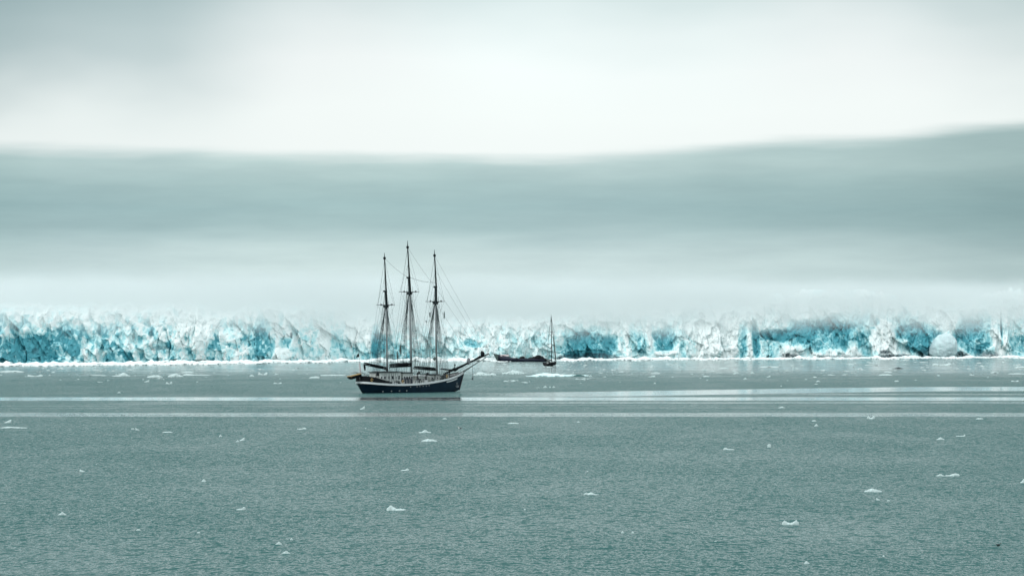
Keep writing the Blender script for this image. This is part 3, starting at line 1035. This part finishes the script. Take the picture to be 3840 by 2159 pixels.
# portholes: bright rims with dark glass, starboard and port
def porthole(x, t, r, sd):
    p = hull_pt(x, t, sd)
    q = hull_pt(x + .2, t, sd) - hull_pt(x - .2, t, sd)
    u = hull_pt(x, min(1, t + .05), sd) - hull_pt(x, t - .05, sd)
    nrm = q.cross(u).normalized()
    if nrm.y * sd < 0:
        nrm = -nrm
    q.normalize()
    u = nrm.cross(q)
    mb, gb = MB(), MB()
    rs = []
    for (rr, off) in ((r, -.03), (r, .05), (r * .62, .05), (r * .62, -.03)):
        rs.append([p + nrm * off + (q * math.cos(k * math.pi / 6) + u * math.sin(k * math.pi / 6)) * rr for k in range(12)])
    mb.rings(rs, caps=False)
    gb.add([p + nrm * .015 + (q * math.cos(k * math.pi / 6) + u * math.sin(k * math.pi / 6)) * r * .6 for k in range(12)], [tuple(range(12))])
    o = mb.build('porthole', M['white'], ship)
    gb.build('glass', M['glass'], o)


for px_, t in ((1380, .34), (1444, .38), (1471, .42), (1496, .44), (1521, .45)):
    xl = S(px_, 1460, -2.7).x
    porthole(xl, t, .15, -1)
    porthole(xl, t, .15, 1)
for px_ in (1538, 1562, 1572, 1584, 1596, 1607):
    xl = S(px_, 1440, -3.1).x
    porthole(xl, .80, .11, -1)
# hawse plate and anchor on the starboard bow
p = hull_pt(14.2, .42, -1)
mb = MB()
mb.tube([p + Vector((-.1, -.12, .55)), p + Vector((.05, -.16, -.45))], .09, 6)
mb.tube([p + Vector((-.55, -.14, -.1)), p + Vector((-.3, -.18, -.45)), p + Vector((.05, -.18, -.55)), p + Vector((.4, -.18, -.4)), p + Vector((.6, -.14, -.05))], [.05, .09, .12, .09, .05], 6)
mb.tube([p + Vector((-.45, -.14, .45)), p + Vector((.3, -.14, .5))], .05, 6)
mb.build('anchor', M['steel'], ship)

# ---- masts
def mast(base, cross, cap, ball, tip, r0, spread, name='mast'):
    """lower mast with doubling, topmast, crosstrees, truck, shrouds"""
    lm = MB()
    top = cross + (cap - cross) * .98
    lm.tube([base, base.lerp(cross, .5), cross], [r0, r0 * .97, r0 * .82], 10)
    root = lm.build(name, M['mast'], ship, True)
    u = MB()
    u.tube([cross + Vector((0, 0, -.9)), cross, cap], [r0 * 1.02, r0 * 1.0, r0 * .8], 10)
    u.box(cap, (.7, .55, .4))
    u.box(cross + Vector((0, 0, -.25)), (.8, .8, .7))
    u.build('masthead', M['spar'], root)
    t = MB()
    off = Vector((.32, 0, 0))
    t.tube([cross + off + Vector((0, 0, -.3)), cap + off, ball, ball + (tip - ball) * .5, tip], [.20, .18, .13, .08, .04], 8)
    t.box(ball, (.42, .42, .5))
    t.build('topmast', M['spar'], root, False)
    x = MB()
    for dx in (-.25, .35):
        x.tube([cross + Vector((dx - .25, spread, .05)), cross + Vector((dx, 0, 0)), cross + Vector((dx - .25, -spread, .05))], [.05, .09, .05], 6)
    for dy in (-.35, .35):
        x.box(cross + Vector((0, dy, -.12)), (1.3, .12, .16))
    for sd in (1, -1):
        x.box(cross + Vector((.1, sd * spread * .62, .12)), (.22, .3, .34))
    x.build('crosstree', M['spar'], root)
    # shrouds with ratlines
    sh = MB()
    rl = MB()
    head = cross + Vector((0, 0, -.35))
    for sd in (1, -1):
        feet = []
        for j in range(5):
            fx = base.x + .35 - .68 * j
            feet.append(Vector((fx, sd * (half_breadth(fx) + .05), sheer(fx) + .1)))
            sh.tube([feet[-1], head + Vector((0, sd * .22, 0))], [.043, .043], 5)
            sh.box(feet[-1] + Vector((0, 0, .5)), (.14, .12, .26))
        for i in range(2, 34):
            q = i / 36
            a, c = feet[0].lerp(head, q), feet[-1].lerp(head, q)
            sh.tube([a, c], .017, 4)
        for j in range(3):
            fx = base.x - 2.6 - .7 * j
            f0 = Vector((fx, sd * (half_breadth(fx) + .03), sheer(fx) + .1))
            sh.tube([f0, cap.lerp(ball, (.0, .45, .97)[j])], .024, 4)
        e = cross + Vector((.1, sd * spread, .1))
        sh.tube([head + Vector((0, sd * .2, -4)), e, ball + Vector((0, 0, -.2))], .024, 4)
        sh.tube([e + Vector((-.25, 0, 0)), ball.lerp(cap, .55)], .022, 4)
    sh.build('shrouds', M['rope'], root)
    return root


mz = [S(1453, 1425), S(1448, 1144), S(1444.5, 1092), S(1442, 968), S(1441.5, 948)]
mn = [S(1544, 1425), S(1536, 1095), S(1532, 1041), S(1528.5, 927), S(1528.5, 902)]
fr = [S(1639, 1415), S(1633, 1131), S(1632.5, 1076), S(1629.5, 958), S(1629, 936)]
mast(*mz, .21, 2.6)
mast(*mn, .25, 2.9)
mast(*fr, .23, 2.7)

# ---- booms with furled dark sails
def boom(a, c, r, sail_r, seed, name='boom'):
    rnd = random.Random(seed)
    b = MB()
    b.tube([a, c], [r, r * .8], 8)
    root = b.build(name, M['spar'], ship, True)
    s = MB()
    n = 26
    pts, rad = [], []
    for i in range(n):
        t = i / (n - 1)
        pts.append(a.lerp(c, .03 + .92 * t) + Vector((0, 0, r + sail_r * .62 + .03 * math.sin(9 * t))))
        rad.append(sail_r * (.75 + .25 * math.sin(math.pi * t)) * rnd.uniform(.8, 1.15))
    s.tube(pts, rad, 9, .9)
    for i in range(1, 9):
        q = a.lerp(c, i / 9) + Vector((0, 0, r + sail_r * .5))
        s.tube([q + Vector((math.cos(k) * .0, math.cos(k) * sail_r * 1.1, math.sin(k) * sail_r * 1.15)) for k in np.linspace(0, 6.28, 9)], .025, 4)
    s.build('furled_sail', M['canvas'], root, True)
    return root


boom(S(1453, 1385, .0), S(1363, 1366, .0), .16, .26, 1)
boom(S(1543, 1372, .0), S(1461, 1377, .0), .18, .46, 2)
boom(S(1636, 1388, .0), S(1550, 1381, .0), .17, .30, 3)
b0 = boom(S(1704, 1390, 0), S(1650, 1384, 0), .10, .12, 4)
# gaff jaws hanging at the mizzen boom end, dark bundle of sail
mb = MB()
mb.tube([S(1366, 1366), S(1367.5, 1376), S(1368.5, 1388)], [.14, .26, .16], 8)
mb.build('sail_bundle', M['canvas'], ship, True)
mb = MB()
mb.tube([S(1690, 1387), S(1703, 1381), S(1706, 1366)], [.12, .2, .22], 8)
mb.build('sail_bundle', M['canvas'], ship, True)
mb = MB()
mb.tube([S(1453, 1388), S(1449, 1384), S(1446, 1379)], [.18, .3, .24], 8)
mb.build('sail_bundle', M['canvas'], ship, True)

# ---- bowsprit
bs0, bs1 = S(1672, 1399), S(1832, 1326)
mb = MB()
mb.tube([bs0, bs0.lerp(bs1, .55), bs1], [.26, .22, .13], 10)
mb.tube([bs1 + Vector((-.2, 0, .1)), bs1 + Vector((.45, 0, -.35))], [.1, .07], 6)
bsp = mb.build('bowsprit', M['spar'], ship, True)
mb = MB()
for off in (.55, .95):
    pass
l0, l1 = S(1715, 1407), S(1822, 1340)
rs = []
for i in range(14):
    t = i / 13
    q = l0.lerp(l1, t)
    r = .26 * (1 - .55 * t) * (.9 + .2 * math.sin(7 * t))
    rs.append([q + Vector((0, math.cos(k) * r * .8, math.sin(k) * r)) for k in np.linspace(0, 5.5, 8)])
mb.rings(rs)
mb.build('jibboom', M['grey'], bsp, True)
mb = MB()
q0 = S(1812, 1331)
mb.v = []
vs, fs = lump((0, 0, 0), (.55, .4, .72), 5, .25, 2)
mb.add([v + q0 + Vector((-.25, 0, .25)) for v in vs], fs)
mb.build('furled_jib', M['canvas'], bsp)
mb = MB()
vs, fs = lump((0, 0, 0), (.42, .4, .95), 8, .2, 2)
mb.add([v + S(1757, 1352) for v in vs], fs)
mb.build('furled_jib', M['greycanvas'], bsp)
mb = MB()
a, c = S(1706, 1392), S(1800, 1340)
rnd = random.Random(2)
mb.tube([a.lerp(c, i / 15) + Vector((0, 0, .22)) for i in range(16)], [rnd.uniform(.12, .26) for i in range(16)], 8)
mb.build('furled_jib', M['canvas'], bsp, True)
mb = MB()
dk = S(1772, 1420)
mb.tube([bs0.lerp(bs1, .62), dk], .045, 5)                                # dolphin striker
mb.tube([bs1, dk], .028, 4)
mb.tube([S(1825, 1331), S(1790, 1372), S(1772, 1418)], .02, 4)
mb.tube([dk, hull_pt(17.25, .55, 0)], .028, 4)
mb.box(dk, (.25, .25, .45))
for sd in (1, -1):
    mb.tube([bs1, Vector((14.8, sd * half_breadth(14.8), sheer(14.8)))], .025, 4)
    for i in range(1, 7):
        q = bs0.lerp(bs1, .45 + .5 * i / 7)
        w = Vector((14.8, sd * half_breadth(14.8), sheer(14.8))).lerp(bs1, .1 + .85 * i / 7)
        mb.tube([q, w], .015, 3)
mb.build('bobstay', M['rope'], bsp)

# ---- standing stays between the masts and to the bowsprit
mb = MB()
st = [(fr[3], bs1), (fr[3] + Vector((0, 0, -3)), bs0.lerp(bs1, .93)), (fr[2], bs0.lerp(bs1, .86)), (fr[1], bs0.lerp(bs1, .62)), (fr[1] + Vector((0, 0, -.4)), S(1716, 1398)),
      (mn[2] + Vector((0, 0, .2)), fr[2] + Vector((0, 0, 1.0))), (mz[3], mn[2]), (mn[3], fr[2]), (mz[1], S(1544, 1380)), (mn[1], S(1639, 1385))]
for k, (a, c) in enumerate(st):
    q = [a.lerp(c, t) + Vector((0, 0, -.35 * math.sin(math.pi * t) * (k > 4))) for t in np.linspace(0, 1, 7)]
    mb.tube(q, .034 if k == 5 else .024, 4)
# halyards and topping lifts
for bt, (m, xa) in enumerate(((mz, S(1365, 1362)), (mn, S(1462, 1372)), (fr, S(1551, 1378)))):
    mb.tube([m[1], xa], .022, 4)
    mb.tube([m[2], m[0].lerp(xa, .45) + Vector((0, 0, 1.6))], .02, 4)
    for sd in (1, -1):
        mb.tube([m[1] + Vector((0, sd * .5, 0)), Vector((m[0].x - .9, sd * 2.2, sheer(m[0].x) + .2))], .02, 4)
        mb.tube([m[1] + Vector((.1, sd * 1.6, 0)), Vector((m[0].x + .8, sd * 3.1, sheer(m[0].x) + .2))], .02, 4)
mb.build('stay_rigging', M['rope'], ship)
# pin-rail coils, blocks and flags of canvas at the shrouds
for (px_, py_, yl, sx, sz) in ((1612, 1180, 1.2, .18, .7), (1666, 1182, -.6, .16, .9), (1598, 1205, .6, .14, .3), (1630, 1345, -1, .4, .45), (1560, 1240, -1.5, .15, .25), (1490, 1330, -1.2, .22, 1.1), (1502, 1310, 1.0, .25, 1.5)):
    vs, fs = lump((0, 0, 0), (sx, sx, sz), int(px_), .2, 1)
    mb = MB()
    mb.add([v + S(px_, py_, yl) for v in vs], fs)
    mb.build('rigging_block', M['grey'], ship)

# ---- deckhouses
def house(x0, x1, w, z0, z1, roofmat, wins, name='deckhouse', lean=.0, wh=.55):
    h = MB()
    cx, L = (x0 + x1) / 2, x1 - x0
    h.box((cx, 0, (z0 + z1) / 2), (L, w, z1 - z0), None, 0, .97)
    root = h.build(name, M['cream'], ship)
    r = MB()
    r.box((cx, 0, z1 + .07), (L + .35, w + .35, .14))
    r.box((cx, 0, z1 + .19), (L * .96, w * .8, .1), None, 0, .8)
    r.build('roof', M[roofmat], root)
    zc = z0 + (z1 - z0) * .66
    for (fx, ww, hh) in wins:
        for sd in (1, -1):
            f = MB()
            px_ = x0 + L * fx
            yo = sd * (w / 2 * .985 + .02)
            f.box((px_, yo, zc), (ww + .14, .06, hh + .14))
            fo_ = f.build('window', M['white'], root)
            g = MB()
            g.box((px_, yo + sd * .025, zc), (ww, .04, hh))
            g.build('glass', M['glass'], fo_)
    return root


dz = lambda x: sheer(x) - .42
house(-12.2, -5.2, 3.3, dz(-9) - .2, 4.6, 'spar', [(.09, .35, .5), (.24, .6, .5), (.43, .4, .6), (.6, .7, .75), (.76, .3, .4), (.9, .45, .9)])
house(-4.4, -1.1, 3.0, dz(-3) - .2, 4.4, 'spar', [(.14, .4, .7), (.38, .4, .7), (.62, .4, .7), (.86, .4, .7)])
house(.7, 4.1, 2.6, dz(2) - .2, 3.65, 'white', [(.2, .5, .35), (.5, .5, .35), (.8, .5, .35)], 'skylight')
house(4.7, 8.1, 2.4, dz(6) - .2, 3.9, 'spar', [(.25, .5, .3), (.75, .5, .3)], 'forward_house')
# companion doors on the starboard side of the house
mb = MB()
for fx in (-4.9, -3.9, -2.9, -1.9, .2):
    mb.box((fx, -1.75, 2.55), (.55, .07, 1.55))
mb.build('door', M['blueblack'], ship)
# lockers, ventilators, winch
mb = MB()
for (x, y, sx, sy, sz) in ((-8.5, -2.3, 2.3, .7, .85), (-5.6, -2.2, 1.2, .7, .95), (-1.2, -2.4, 1.0, .7, 1.2), (2.0, -2.3, .8, .7, 1.1), (5.5, -2.1, .9, .6, .8)):
    mb.box((x, y, dz(x) + sz / 2), (sx, sy, sz), None, 0, .93)
    mb.box((x, y, dz(x) + sz + .04), (sx + .1, sy + .1, .08))
mb.build('locker', M['white'], ship)
for (x, y, h) in ((-12.9, -1.2, 2.7), (-.2, -1.9, 3.0), (3.0, -1.6, 2.5), (9.4, -1.0, 1.5)):
    v = MB()
    z = dz(x)
    v.tube([(x, y, z), (x, y, z + h * .72), (x + .08, y, z + h * .86), (x + .35, y, z + h * .95), (x + .62, y, z + h * .96)], [.17, .17, .2, .3, .36], 10)
    v.build('ventilator', M['black'], ship, True)
mb = MB()
mb.tube([(11.2, -.9, dz(11) + .6), (11.2, .9, dz(11) + .6)], .34, 12)
for y in (-.95, .95):
    mb.box((11.2, y, dz(11) + .4), (.9, .14, .9))
mb.build('windlass', M['black'], ship)
mb = MB()
mb.box((-14.0, 0, dz(-14) + 1.0), (.6, 1.0, 2.0), None, 0, .8)
mb.tube([Vector((-14.4, math.cos(k) * .65, dz(-14) + 1.75 + math.sin(k) * .65)) for k in np.linspace(0, 6.283, 17)], .05, 6)
for k in range(8):
    a = k * math.pi / 4
    mb.tube([(-14.4, 0, dz(-14) + 1.75), (-14.4, math.cos(a) * .8, dz(-14) + 1.75 + math.sin(a) * .8)], .03, 4)
mb.build('steering_wheel', M['spar'], ship)
# stanchions and lifelines
for sd in (1, -1):
    mb = MB()
    prev = None
    for x in np.linspace(-16.6, 15.2, 27):
        base = Vector((x, sd * (half_breadth(x) - .06), sheer(x) + .2))
        tp = base + Vector((0, 0, 1.05 + (.9 if x < -13 else .0)))
        mb.tube([base, tp], .028, 5)
        if prev is not None:
            for q in (1, .55):
                mb.tube([prev[0].lerp(prev[1], q), base.lerp(tp, q)], .016, 4)
        prev = (base, tp)
    mb.build('railing', M['steel'], ship)
# deck gear along the starboard and port rail: posts, crates, coils of rope
rnd = random.Random(21)
for k in range(34):
    x = rnd.uniform(-13, 11)
    y = rnd.choice((-1, -1, 1)) * rnd.uniform(1.7, max(1.75, half_breadth(x) - .5))
    z = dz(x)
    kind = rnd.randrange(3)
    mb = MB()
    if kind == 0:
        h = rnd.uniform(1.2, 2.3)
        mb.tube([(x, y, z), (x + rnd.uniform(-.1, .1), y, z + h)], rnd.uniform(.06, .12), 6)
        mb.box((x, y, z + h), (.3, .3, .22))
        mb.build('post', M[rnd.choice(('black', 'spar', 'steel'))], ship)
    elif kind == 1:
        a_, b_, c_ = rnd.uniform(.4, .9), rnd.uniform(.3, .6), rnd.uniform(.5, 1.3)
        mb.box((x, y, z + c_ / 2), (a_, b_, c_), Matrix.Rotation(rnd.uniform(-.3, .3), 3, 'Z'), 0, .92)
        mb.box((x, y, z + c_ + .03), (a_ * 1.08, b_ * 1.08, .06), Matrix.Rotation(rnd.uniform(-.3, .3), 3, 'Z'))
        mb.build('deck_crate', M[rnd.choice(('cream', 'white', 'black', 'greycanvas', 'grey'))], ship)
    else:
        vs, fs = lump((0, 0, 0), (rnd.uniform(.25, .5), rnd.uniform(.2, .4), rnd.uniform(.3, .7)), k, .2, 2)
        mb.add([v + Vector((x, y, z + .3)) for v in vs], fs)
        mb.build('canvas_bundle', M[rnd.choice(('canvas', 'greycanvas'))], ship)
# running rigging led from the mastheads to the pin rails
mb = MB()
for (m, n_) in ((mz, 9), (mn, 12), (fr, 14)):
    for k in range(n_):
        sd = rnd.choice((-1, 1))
        x = m[0].x + rnd.uniform(-3.4, 2.6)
        foot_ = Vector((x, sd * half_breadth(x) * rnd.uniform(.25, .98), sheer(x) + .3))
        hd = m[1].lerp(m[rnd.choice((0, 2, 2))], rnd.uniform(.0, .45)) + Vector((0, sd * rnd.uniform(.1, 1.2), 0))
        mid = foot_.lerp(hd, .5) + Vector((rnd.uniform(-.15, .15), 0, -.1))
        mb.tube([foot_, mid, hd], rnd.uniform(.024, .036), 4)
mb.build('running_rigging', M['rope'], ship)
# lifebuoys on the railing
for x in (-15.4, -6.3, 8.6):
    mb = MB()
    c = Vector((x, -(half_breadth(x) + .06), sheer(x) + .75))
    mb.tube([c + Vector((math.cos(k) * .3, 0, math.sin(k) * .3)) for k in np.linspace(0, 6.283, 15)], .085, 6)
    mb.build('lifebuoy', M['tan'], ship, True)
# stern davits and ensign staff with its dark flag
mb = MB()
for y in (.9, -.9):
    mb.tube([(-15.6, y, 2.3), (-16.2, y, 4.3), (-17.2, y, 4.7), (-18.6, y, 4.6)], [.11, .1, .09, .08], 6)
mb.build('davit', M['steel'], ship)
s0, s1 = S(1352, 1400), S(1346, 1322)
mb = MB()
mb.tube([s0, s1], [.04, .025], 6)
st_ = mb.build('flagstaff', M['steel'], ship)
mb = MB()
rows = []
for i in range(8):
    t = i / 7
    top = S(1346 - 11 * t, 1325 + 10 * t)
    bot = S(1347.5 - 14 * t, 1338 + 3.5 * t)
    w = Vector((0, .16 * math.sin(5 * t), 0))
    rows.append([top + w, bot + w * 1.2, bot + w * 1.2 + Vector((0, .03, 0)), top + w + Vector((0, .03, 0))])
mb.rings(rows)
mb.build('flag', M['black'], st_)
mb = MB()
mb.tube([S(1349, 1362, 1.2), S(1350, 1380, 1.2), S(1353, 1410, 1.2)], [.16, .18, .07], 7)
mb.build('stern_light', M['pink'], ship)

# ---- the dinghy hung from the stern davits: a boat of its own
def boat_shell(L, B, Dp, n=14, bowk=.55):
    mb = MB()
    rs = []
    for i in range(n):
        t = i / (n - 1)
        x = (t - .5) * L
        b = B / 2 * (1 - max(0, (t - .45) / .55) ** 2.2) * (.86 + .14 * min(1, t / .3))
        b = max(b, .02)
        zt = Dp * (1 + bowk * max(0, t - .4) ** 2)
        kz = Dp * .75 * max(0, (t - .72) / .28) ** 2
        outer = [(-b, zt), (-b * .96, zt * .6 + kz * .4), (-b * .7, zt * .2 + kz * .8), (0, kz), (b * .7, zt * .2 + kz * .8), (b * .96, zt * .6 + kz * .4), (b, zt)]
        inner = [(b * .9, zt), (b * .8, zt * .55 + kz * .45), (0, zt * .35 + kz * .65), (-b * .8, zt * .55 + kz * .45), (-b * .9, zt)]
        rs.append([Vector((x, y, z)) for y, z in outer + inner])
    mb.rings(rs)
    return mb


dg = empty('dinghy', (0, 0, 0), 0)
p = Matrix.Rotation(TH, 4, 'Z') @ Vector((-18.5, 0, 3.3))
dg.location = (X0 + p.x, Y0 + p.y, p.z)
dg.rotation_euler = (R(0), R(14), R(TH * 0 + 198))
tag(dg, 'small dark dinghy with tan gunwale hung off the schooner stern', 'dinghy')
boat_shell(3.2, 1.4, .75).build('hull', M['black'], dg, True)
mb = MB()
for sd in (1, -1):
    pts = []
    for i in range(14):
        t = i / 13
        b = max(.02, .7 * (1 - max(0, (t - .45) / .55) ** 2.2) * (.86 + .14 * min(1, t / .3)))
        pts.append(Vector(((t - .5) * 3.2, sd * b, .75 * (1 + .55 * max(0, t - .4) ** 2))))
    mb.tube(pts, .09, 6)
mb.build('gunwale', M['tan'], dg)
mb = MB()
for x in (-.8, .1, .8):
    mb.box((x, 0, .55), (.25, 1.05, .06))
mb.build('thwart', M['tan'], dg)

# ------------------------------------------------------------------ small yacht near the ice foot
dy = dist_at(1370.5)
ya = empty('yacht', world(2066, dy), R(62))
tag(ya, 'small dark yacht with one bare mast close to the glacier foot', 'yacht')
hb = boat_shell(8.6, 3.5, 1.45, 16, .8)
hb.v = [(v[0], v[1], v[2] - .15) for v in hb.v]
hb.build('hull', M['black'], ya, True)
mb = MB()
mb.box((-.2, 0, 1.25), (3.4, 1.9, .75), None, 0, .8)
cab = mb.build('cabin', M['cream'], ya)
mb = MB()
for sd in (1, -1):
    mb.box((-.2, sd * .88, 1.3), (2.4, .06, .25), Matrix.Rotation(sd * R(-14), 3, 'X'))
mb.build('window', M['glass'], cab)
zt = height_at(1181, dy)
mb = MB()
mb.tube([(.6, 0, .8), (.5, 0, zt * .55), (.25, 0, zt)], [.17, .15, .09], 8)
ym = mb.build('mast', M['spar'], ya, True)
mb = MB()
for z in (zt * .42, zt * .66):
    mb.tube([(.5, -1.5, z), (.5, 0, z + .1), (.5, 1.5, z)], .05, 5)
mb.build('spreader', M['spar'], ym)
mb = MB()
for sd in (1, -1):
    mb.tube([(.3, sd * 1.55, 1.0), (.5, sd * 1.5, zt * .42), (.5, sd * 1.2, zt * .66), (.3, 0, zt * .95)], .05, 4)
    mb.tube([(.3, sd * 1.55, 1.0), (.5, 0, zt * .42)], .05, 4)
mb.tube([(4.4, 0, 1.4), (.3, 0, zt * .97)], .06, 4)
mb.tube([(-4.2, 0, 1.1), (.25, 0, zt)], .05, 4)
mb.build('shrouds', M['rope'], ym)
mb = MB()
mb.tube([(4.2, 0, 1.9), (2.6, 0, zt * .45), (1.4, 0, zt * .7)], [.2, .22, .1], 7)
mb.build('furled_jib', M['grey'], ym)
mb = MB()
mb.tube([(.5, 0, 2.3), (-3.6, 0, 2.4)], [.22, .18], 8)
mb.build('boom', M['canvas'], ya, True)
mb = MB()
mb.tube([(-3.4, -1.1, .95), (-3.4, -1.1, 1.9), (-3.4, 1.1, 1.9), (-3.4, 1.1, .95)], .05, 5)
mb.box((-2.7, 0, 1.7), (1.2, 1.7, .5), None, 0, .8)
mb.build('sprayhood', M['canvas'], ya)

# ------------------------------------------------------------------ long low dark boat against the ice
dl = dist_at(1355)
k = dl / F
bt = empty('low_boat', world(1948, dl), 0)
tag(bt, 'long low dark navy boat with raised grey end, left of the small yacht', 'boat')
BXp = [1853, 1866, 1880, 1900, 1920, 1940, 1956, 1975, 1990, 2005, 2022, 2035, 2046]
BYp = [1326, 1328, 1330, 1335, 1338, 1340, 1339, 1341, 1337, 1336, 1333, 1336, 1344]
mb = MB()
rs = []
for i, x in enumerate(np.linspace(1850, 2048, 30)):
    t = i / 29
    zt_ = max(.5, (1355 - float(np.interp(x, [1850, 1880, 1915, 1950, 2000, 2048], [1325, 1331, 1340, 1344, 1344, 1347]))) * k)
    hw = 2.1 * math.sin(math.pi * min(1, .04 + t * 1.1) * .5) ** .7 * (1 if t < .85 else 1 - ((t - .85) / .15) ** 2 * .6)
    rake = (1 - min(1, t / .18)) * 2.1
    X_ = (x - 1948) * k
    rs.append([Vector((X_, -hw, zt_)), Vector((X_ + rake * .5, -hw * .85, zt_ * .45)), Vector((X_ + rake, -hw * .6, -.4)), Vector((X_ + rake, hw * .6, -.4)), Vector((X_ + rake * .5, hw * .85, zt_ * .45)), Vector((X_, hw, zt_))])
mb.rings(rs)
mb.build('hull', M['blueblack'], bt, True)
mb = MB()
rs = []
for i, x in enumerate(np.linspace(1848.5, 1868, 8)):
    t = i / 7
    zt_ = (1355 - (1324.5 + 4 * t)) * k
    hw = .25 + 1.5 * t ** .6
    rk = (1 - t) * 2.0
    X_ = (x - 1948) * k
    rs.append([Vector((X_, -hw - .06, zt_)), Vector((X_ + rk, -hw * .7 - .06, .05)), Vector((X_ + rk, hw * .7 + .06, .05)), Vector((X_, hw + .06, zt_))])
mb.rings(rs)
mb.build('prow', M['grey'], bt)
mb = MB()
mb.box(((1893 - 1948) * k, 0, (1355 - 1332) * k), (3.9, 2.0, .8), None, 0, .9)
mb.build('deck_cover', M['pink'], bt)
mb = MB()
for (x, y, w, h) in ((1935, 1342, 1.0, .5), (1957, 1337, 1.2, .9), (1974, 1343, 1.2, .6), (1990, 1339, 1.3, .9), (2004, 1336, 1.1, .9), (2019, 1331, 1.6, 1.3), (2032, 1336, 1.3, 1.2), (2043, 1343, 1.0, .7)):
    vs, fs = lump((0, 0, 0), (w, 1.6, h), x, .2, 2)
    mb.add([v + Vector(((x - 1948) * k, 0, (1355 - y) * k - h * .9)) for v in vs], fs)
mb.build('cargo_heap', M['black'], bt)

# ------------------------------------------------------------------ seabirds on the water
def seabird(px, py, scale, body, back, rz, label, tilt=0):
    d_ = dist_at(py)
    root = empty('seabird', world(px, d_), rz)
    root.scale = (scale,) * 3
    tag(root, label, 'seabird')
    mb = MB()
    rs = []
    for (x, z, hw, hh) in ((-.30, .13, .01, .01), (-.24, .11, .05, .035), (-.12, .075, .085, .075), (.02, .07, .095, .085), (.13, .085, .075, .08), (.185, .14, .045, .06), (.20, .20, .038, .042), (.215, .245, .045, .045), (.25, .255, .035, .035), (.28, .25, .012, .012)):
        rs.append([Vector((x, math.cos(a) * hw, z + math.sin(a) * hh)) for a in np.linspace(0, 6.283, 11)[:-1]])
    mb.rings(rs)
    mb.build('body', body, root, True)
    for sd in (1, -1):
        mb = MB()
        rs = []
        for (x, z, w, h) in ((.10, .12, .01, .03), (.02, .125, .03, .055), (-.10, .125, .035, .05), (-.22, .135, .025, .03), (-.34, .15, .006, .01)):
            y = sd * (.075 + (.015 if x > -.1 else -.01))
            rs.append([Vector((x, y + math.cos(a) * w, z + math.sin(a) * h)) for a in np.linspace(0, 6.283, 9)[:-1]])
        mb.rings(rs)
        mb.build('wing', back, root, True)
    mb = MB()
    mb.tube([(.27, 0, .25), (.345, 0, .24)], [.014, .004], 6)
    mb.build('beak', M['beak'], root)
    return root


seabird(1724, 1608, 1.3, M['feather_w'], M['feather_d'], R(222), 'white-breasted seabird with black wings sitting on the water below the schooner bow')
seabird(3744, 2045, .62, M['feather_d'], M['feather_d'], R(20), 'small all-black seabird sitting on the water at lower right')

# ------------------------------------------------------------------ camera and render settings
cd = bpy.data.cameras.new('camera')
cam = bpy.data.objects.new('camera', cd)
COL.objects.link(cam)
cam.location = (0, 0, HC)
cam.rotation_euler = (R(90), 0, 0)
cd.sensor_width = 36
cd.lens = 135
cd.shift_y = (YH - 2159 / 2) / 3840.0
cd.clip_start = .5
cd.clip_end = 30000
scene.camera = cam
scene.view_settings.view_transform = 'Standard'
scene.view_settings.look = 'None'
scene.view_settings.exposure = 0
scene.view_settings.gamma = 1
try:
    scene.cycles.use_denoising = True
    scene.cycles.volume_bounces = 6
    scene.cycles.volume_step_rate = 1.0
    scene.cycles.max_bounces = 10
    scene.cycles.use_adaptive_sampling = False
except Exception as ex:
    print(ex)
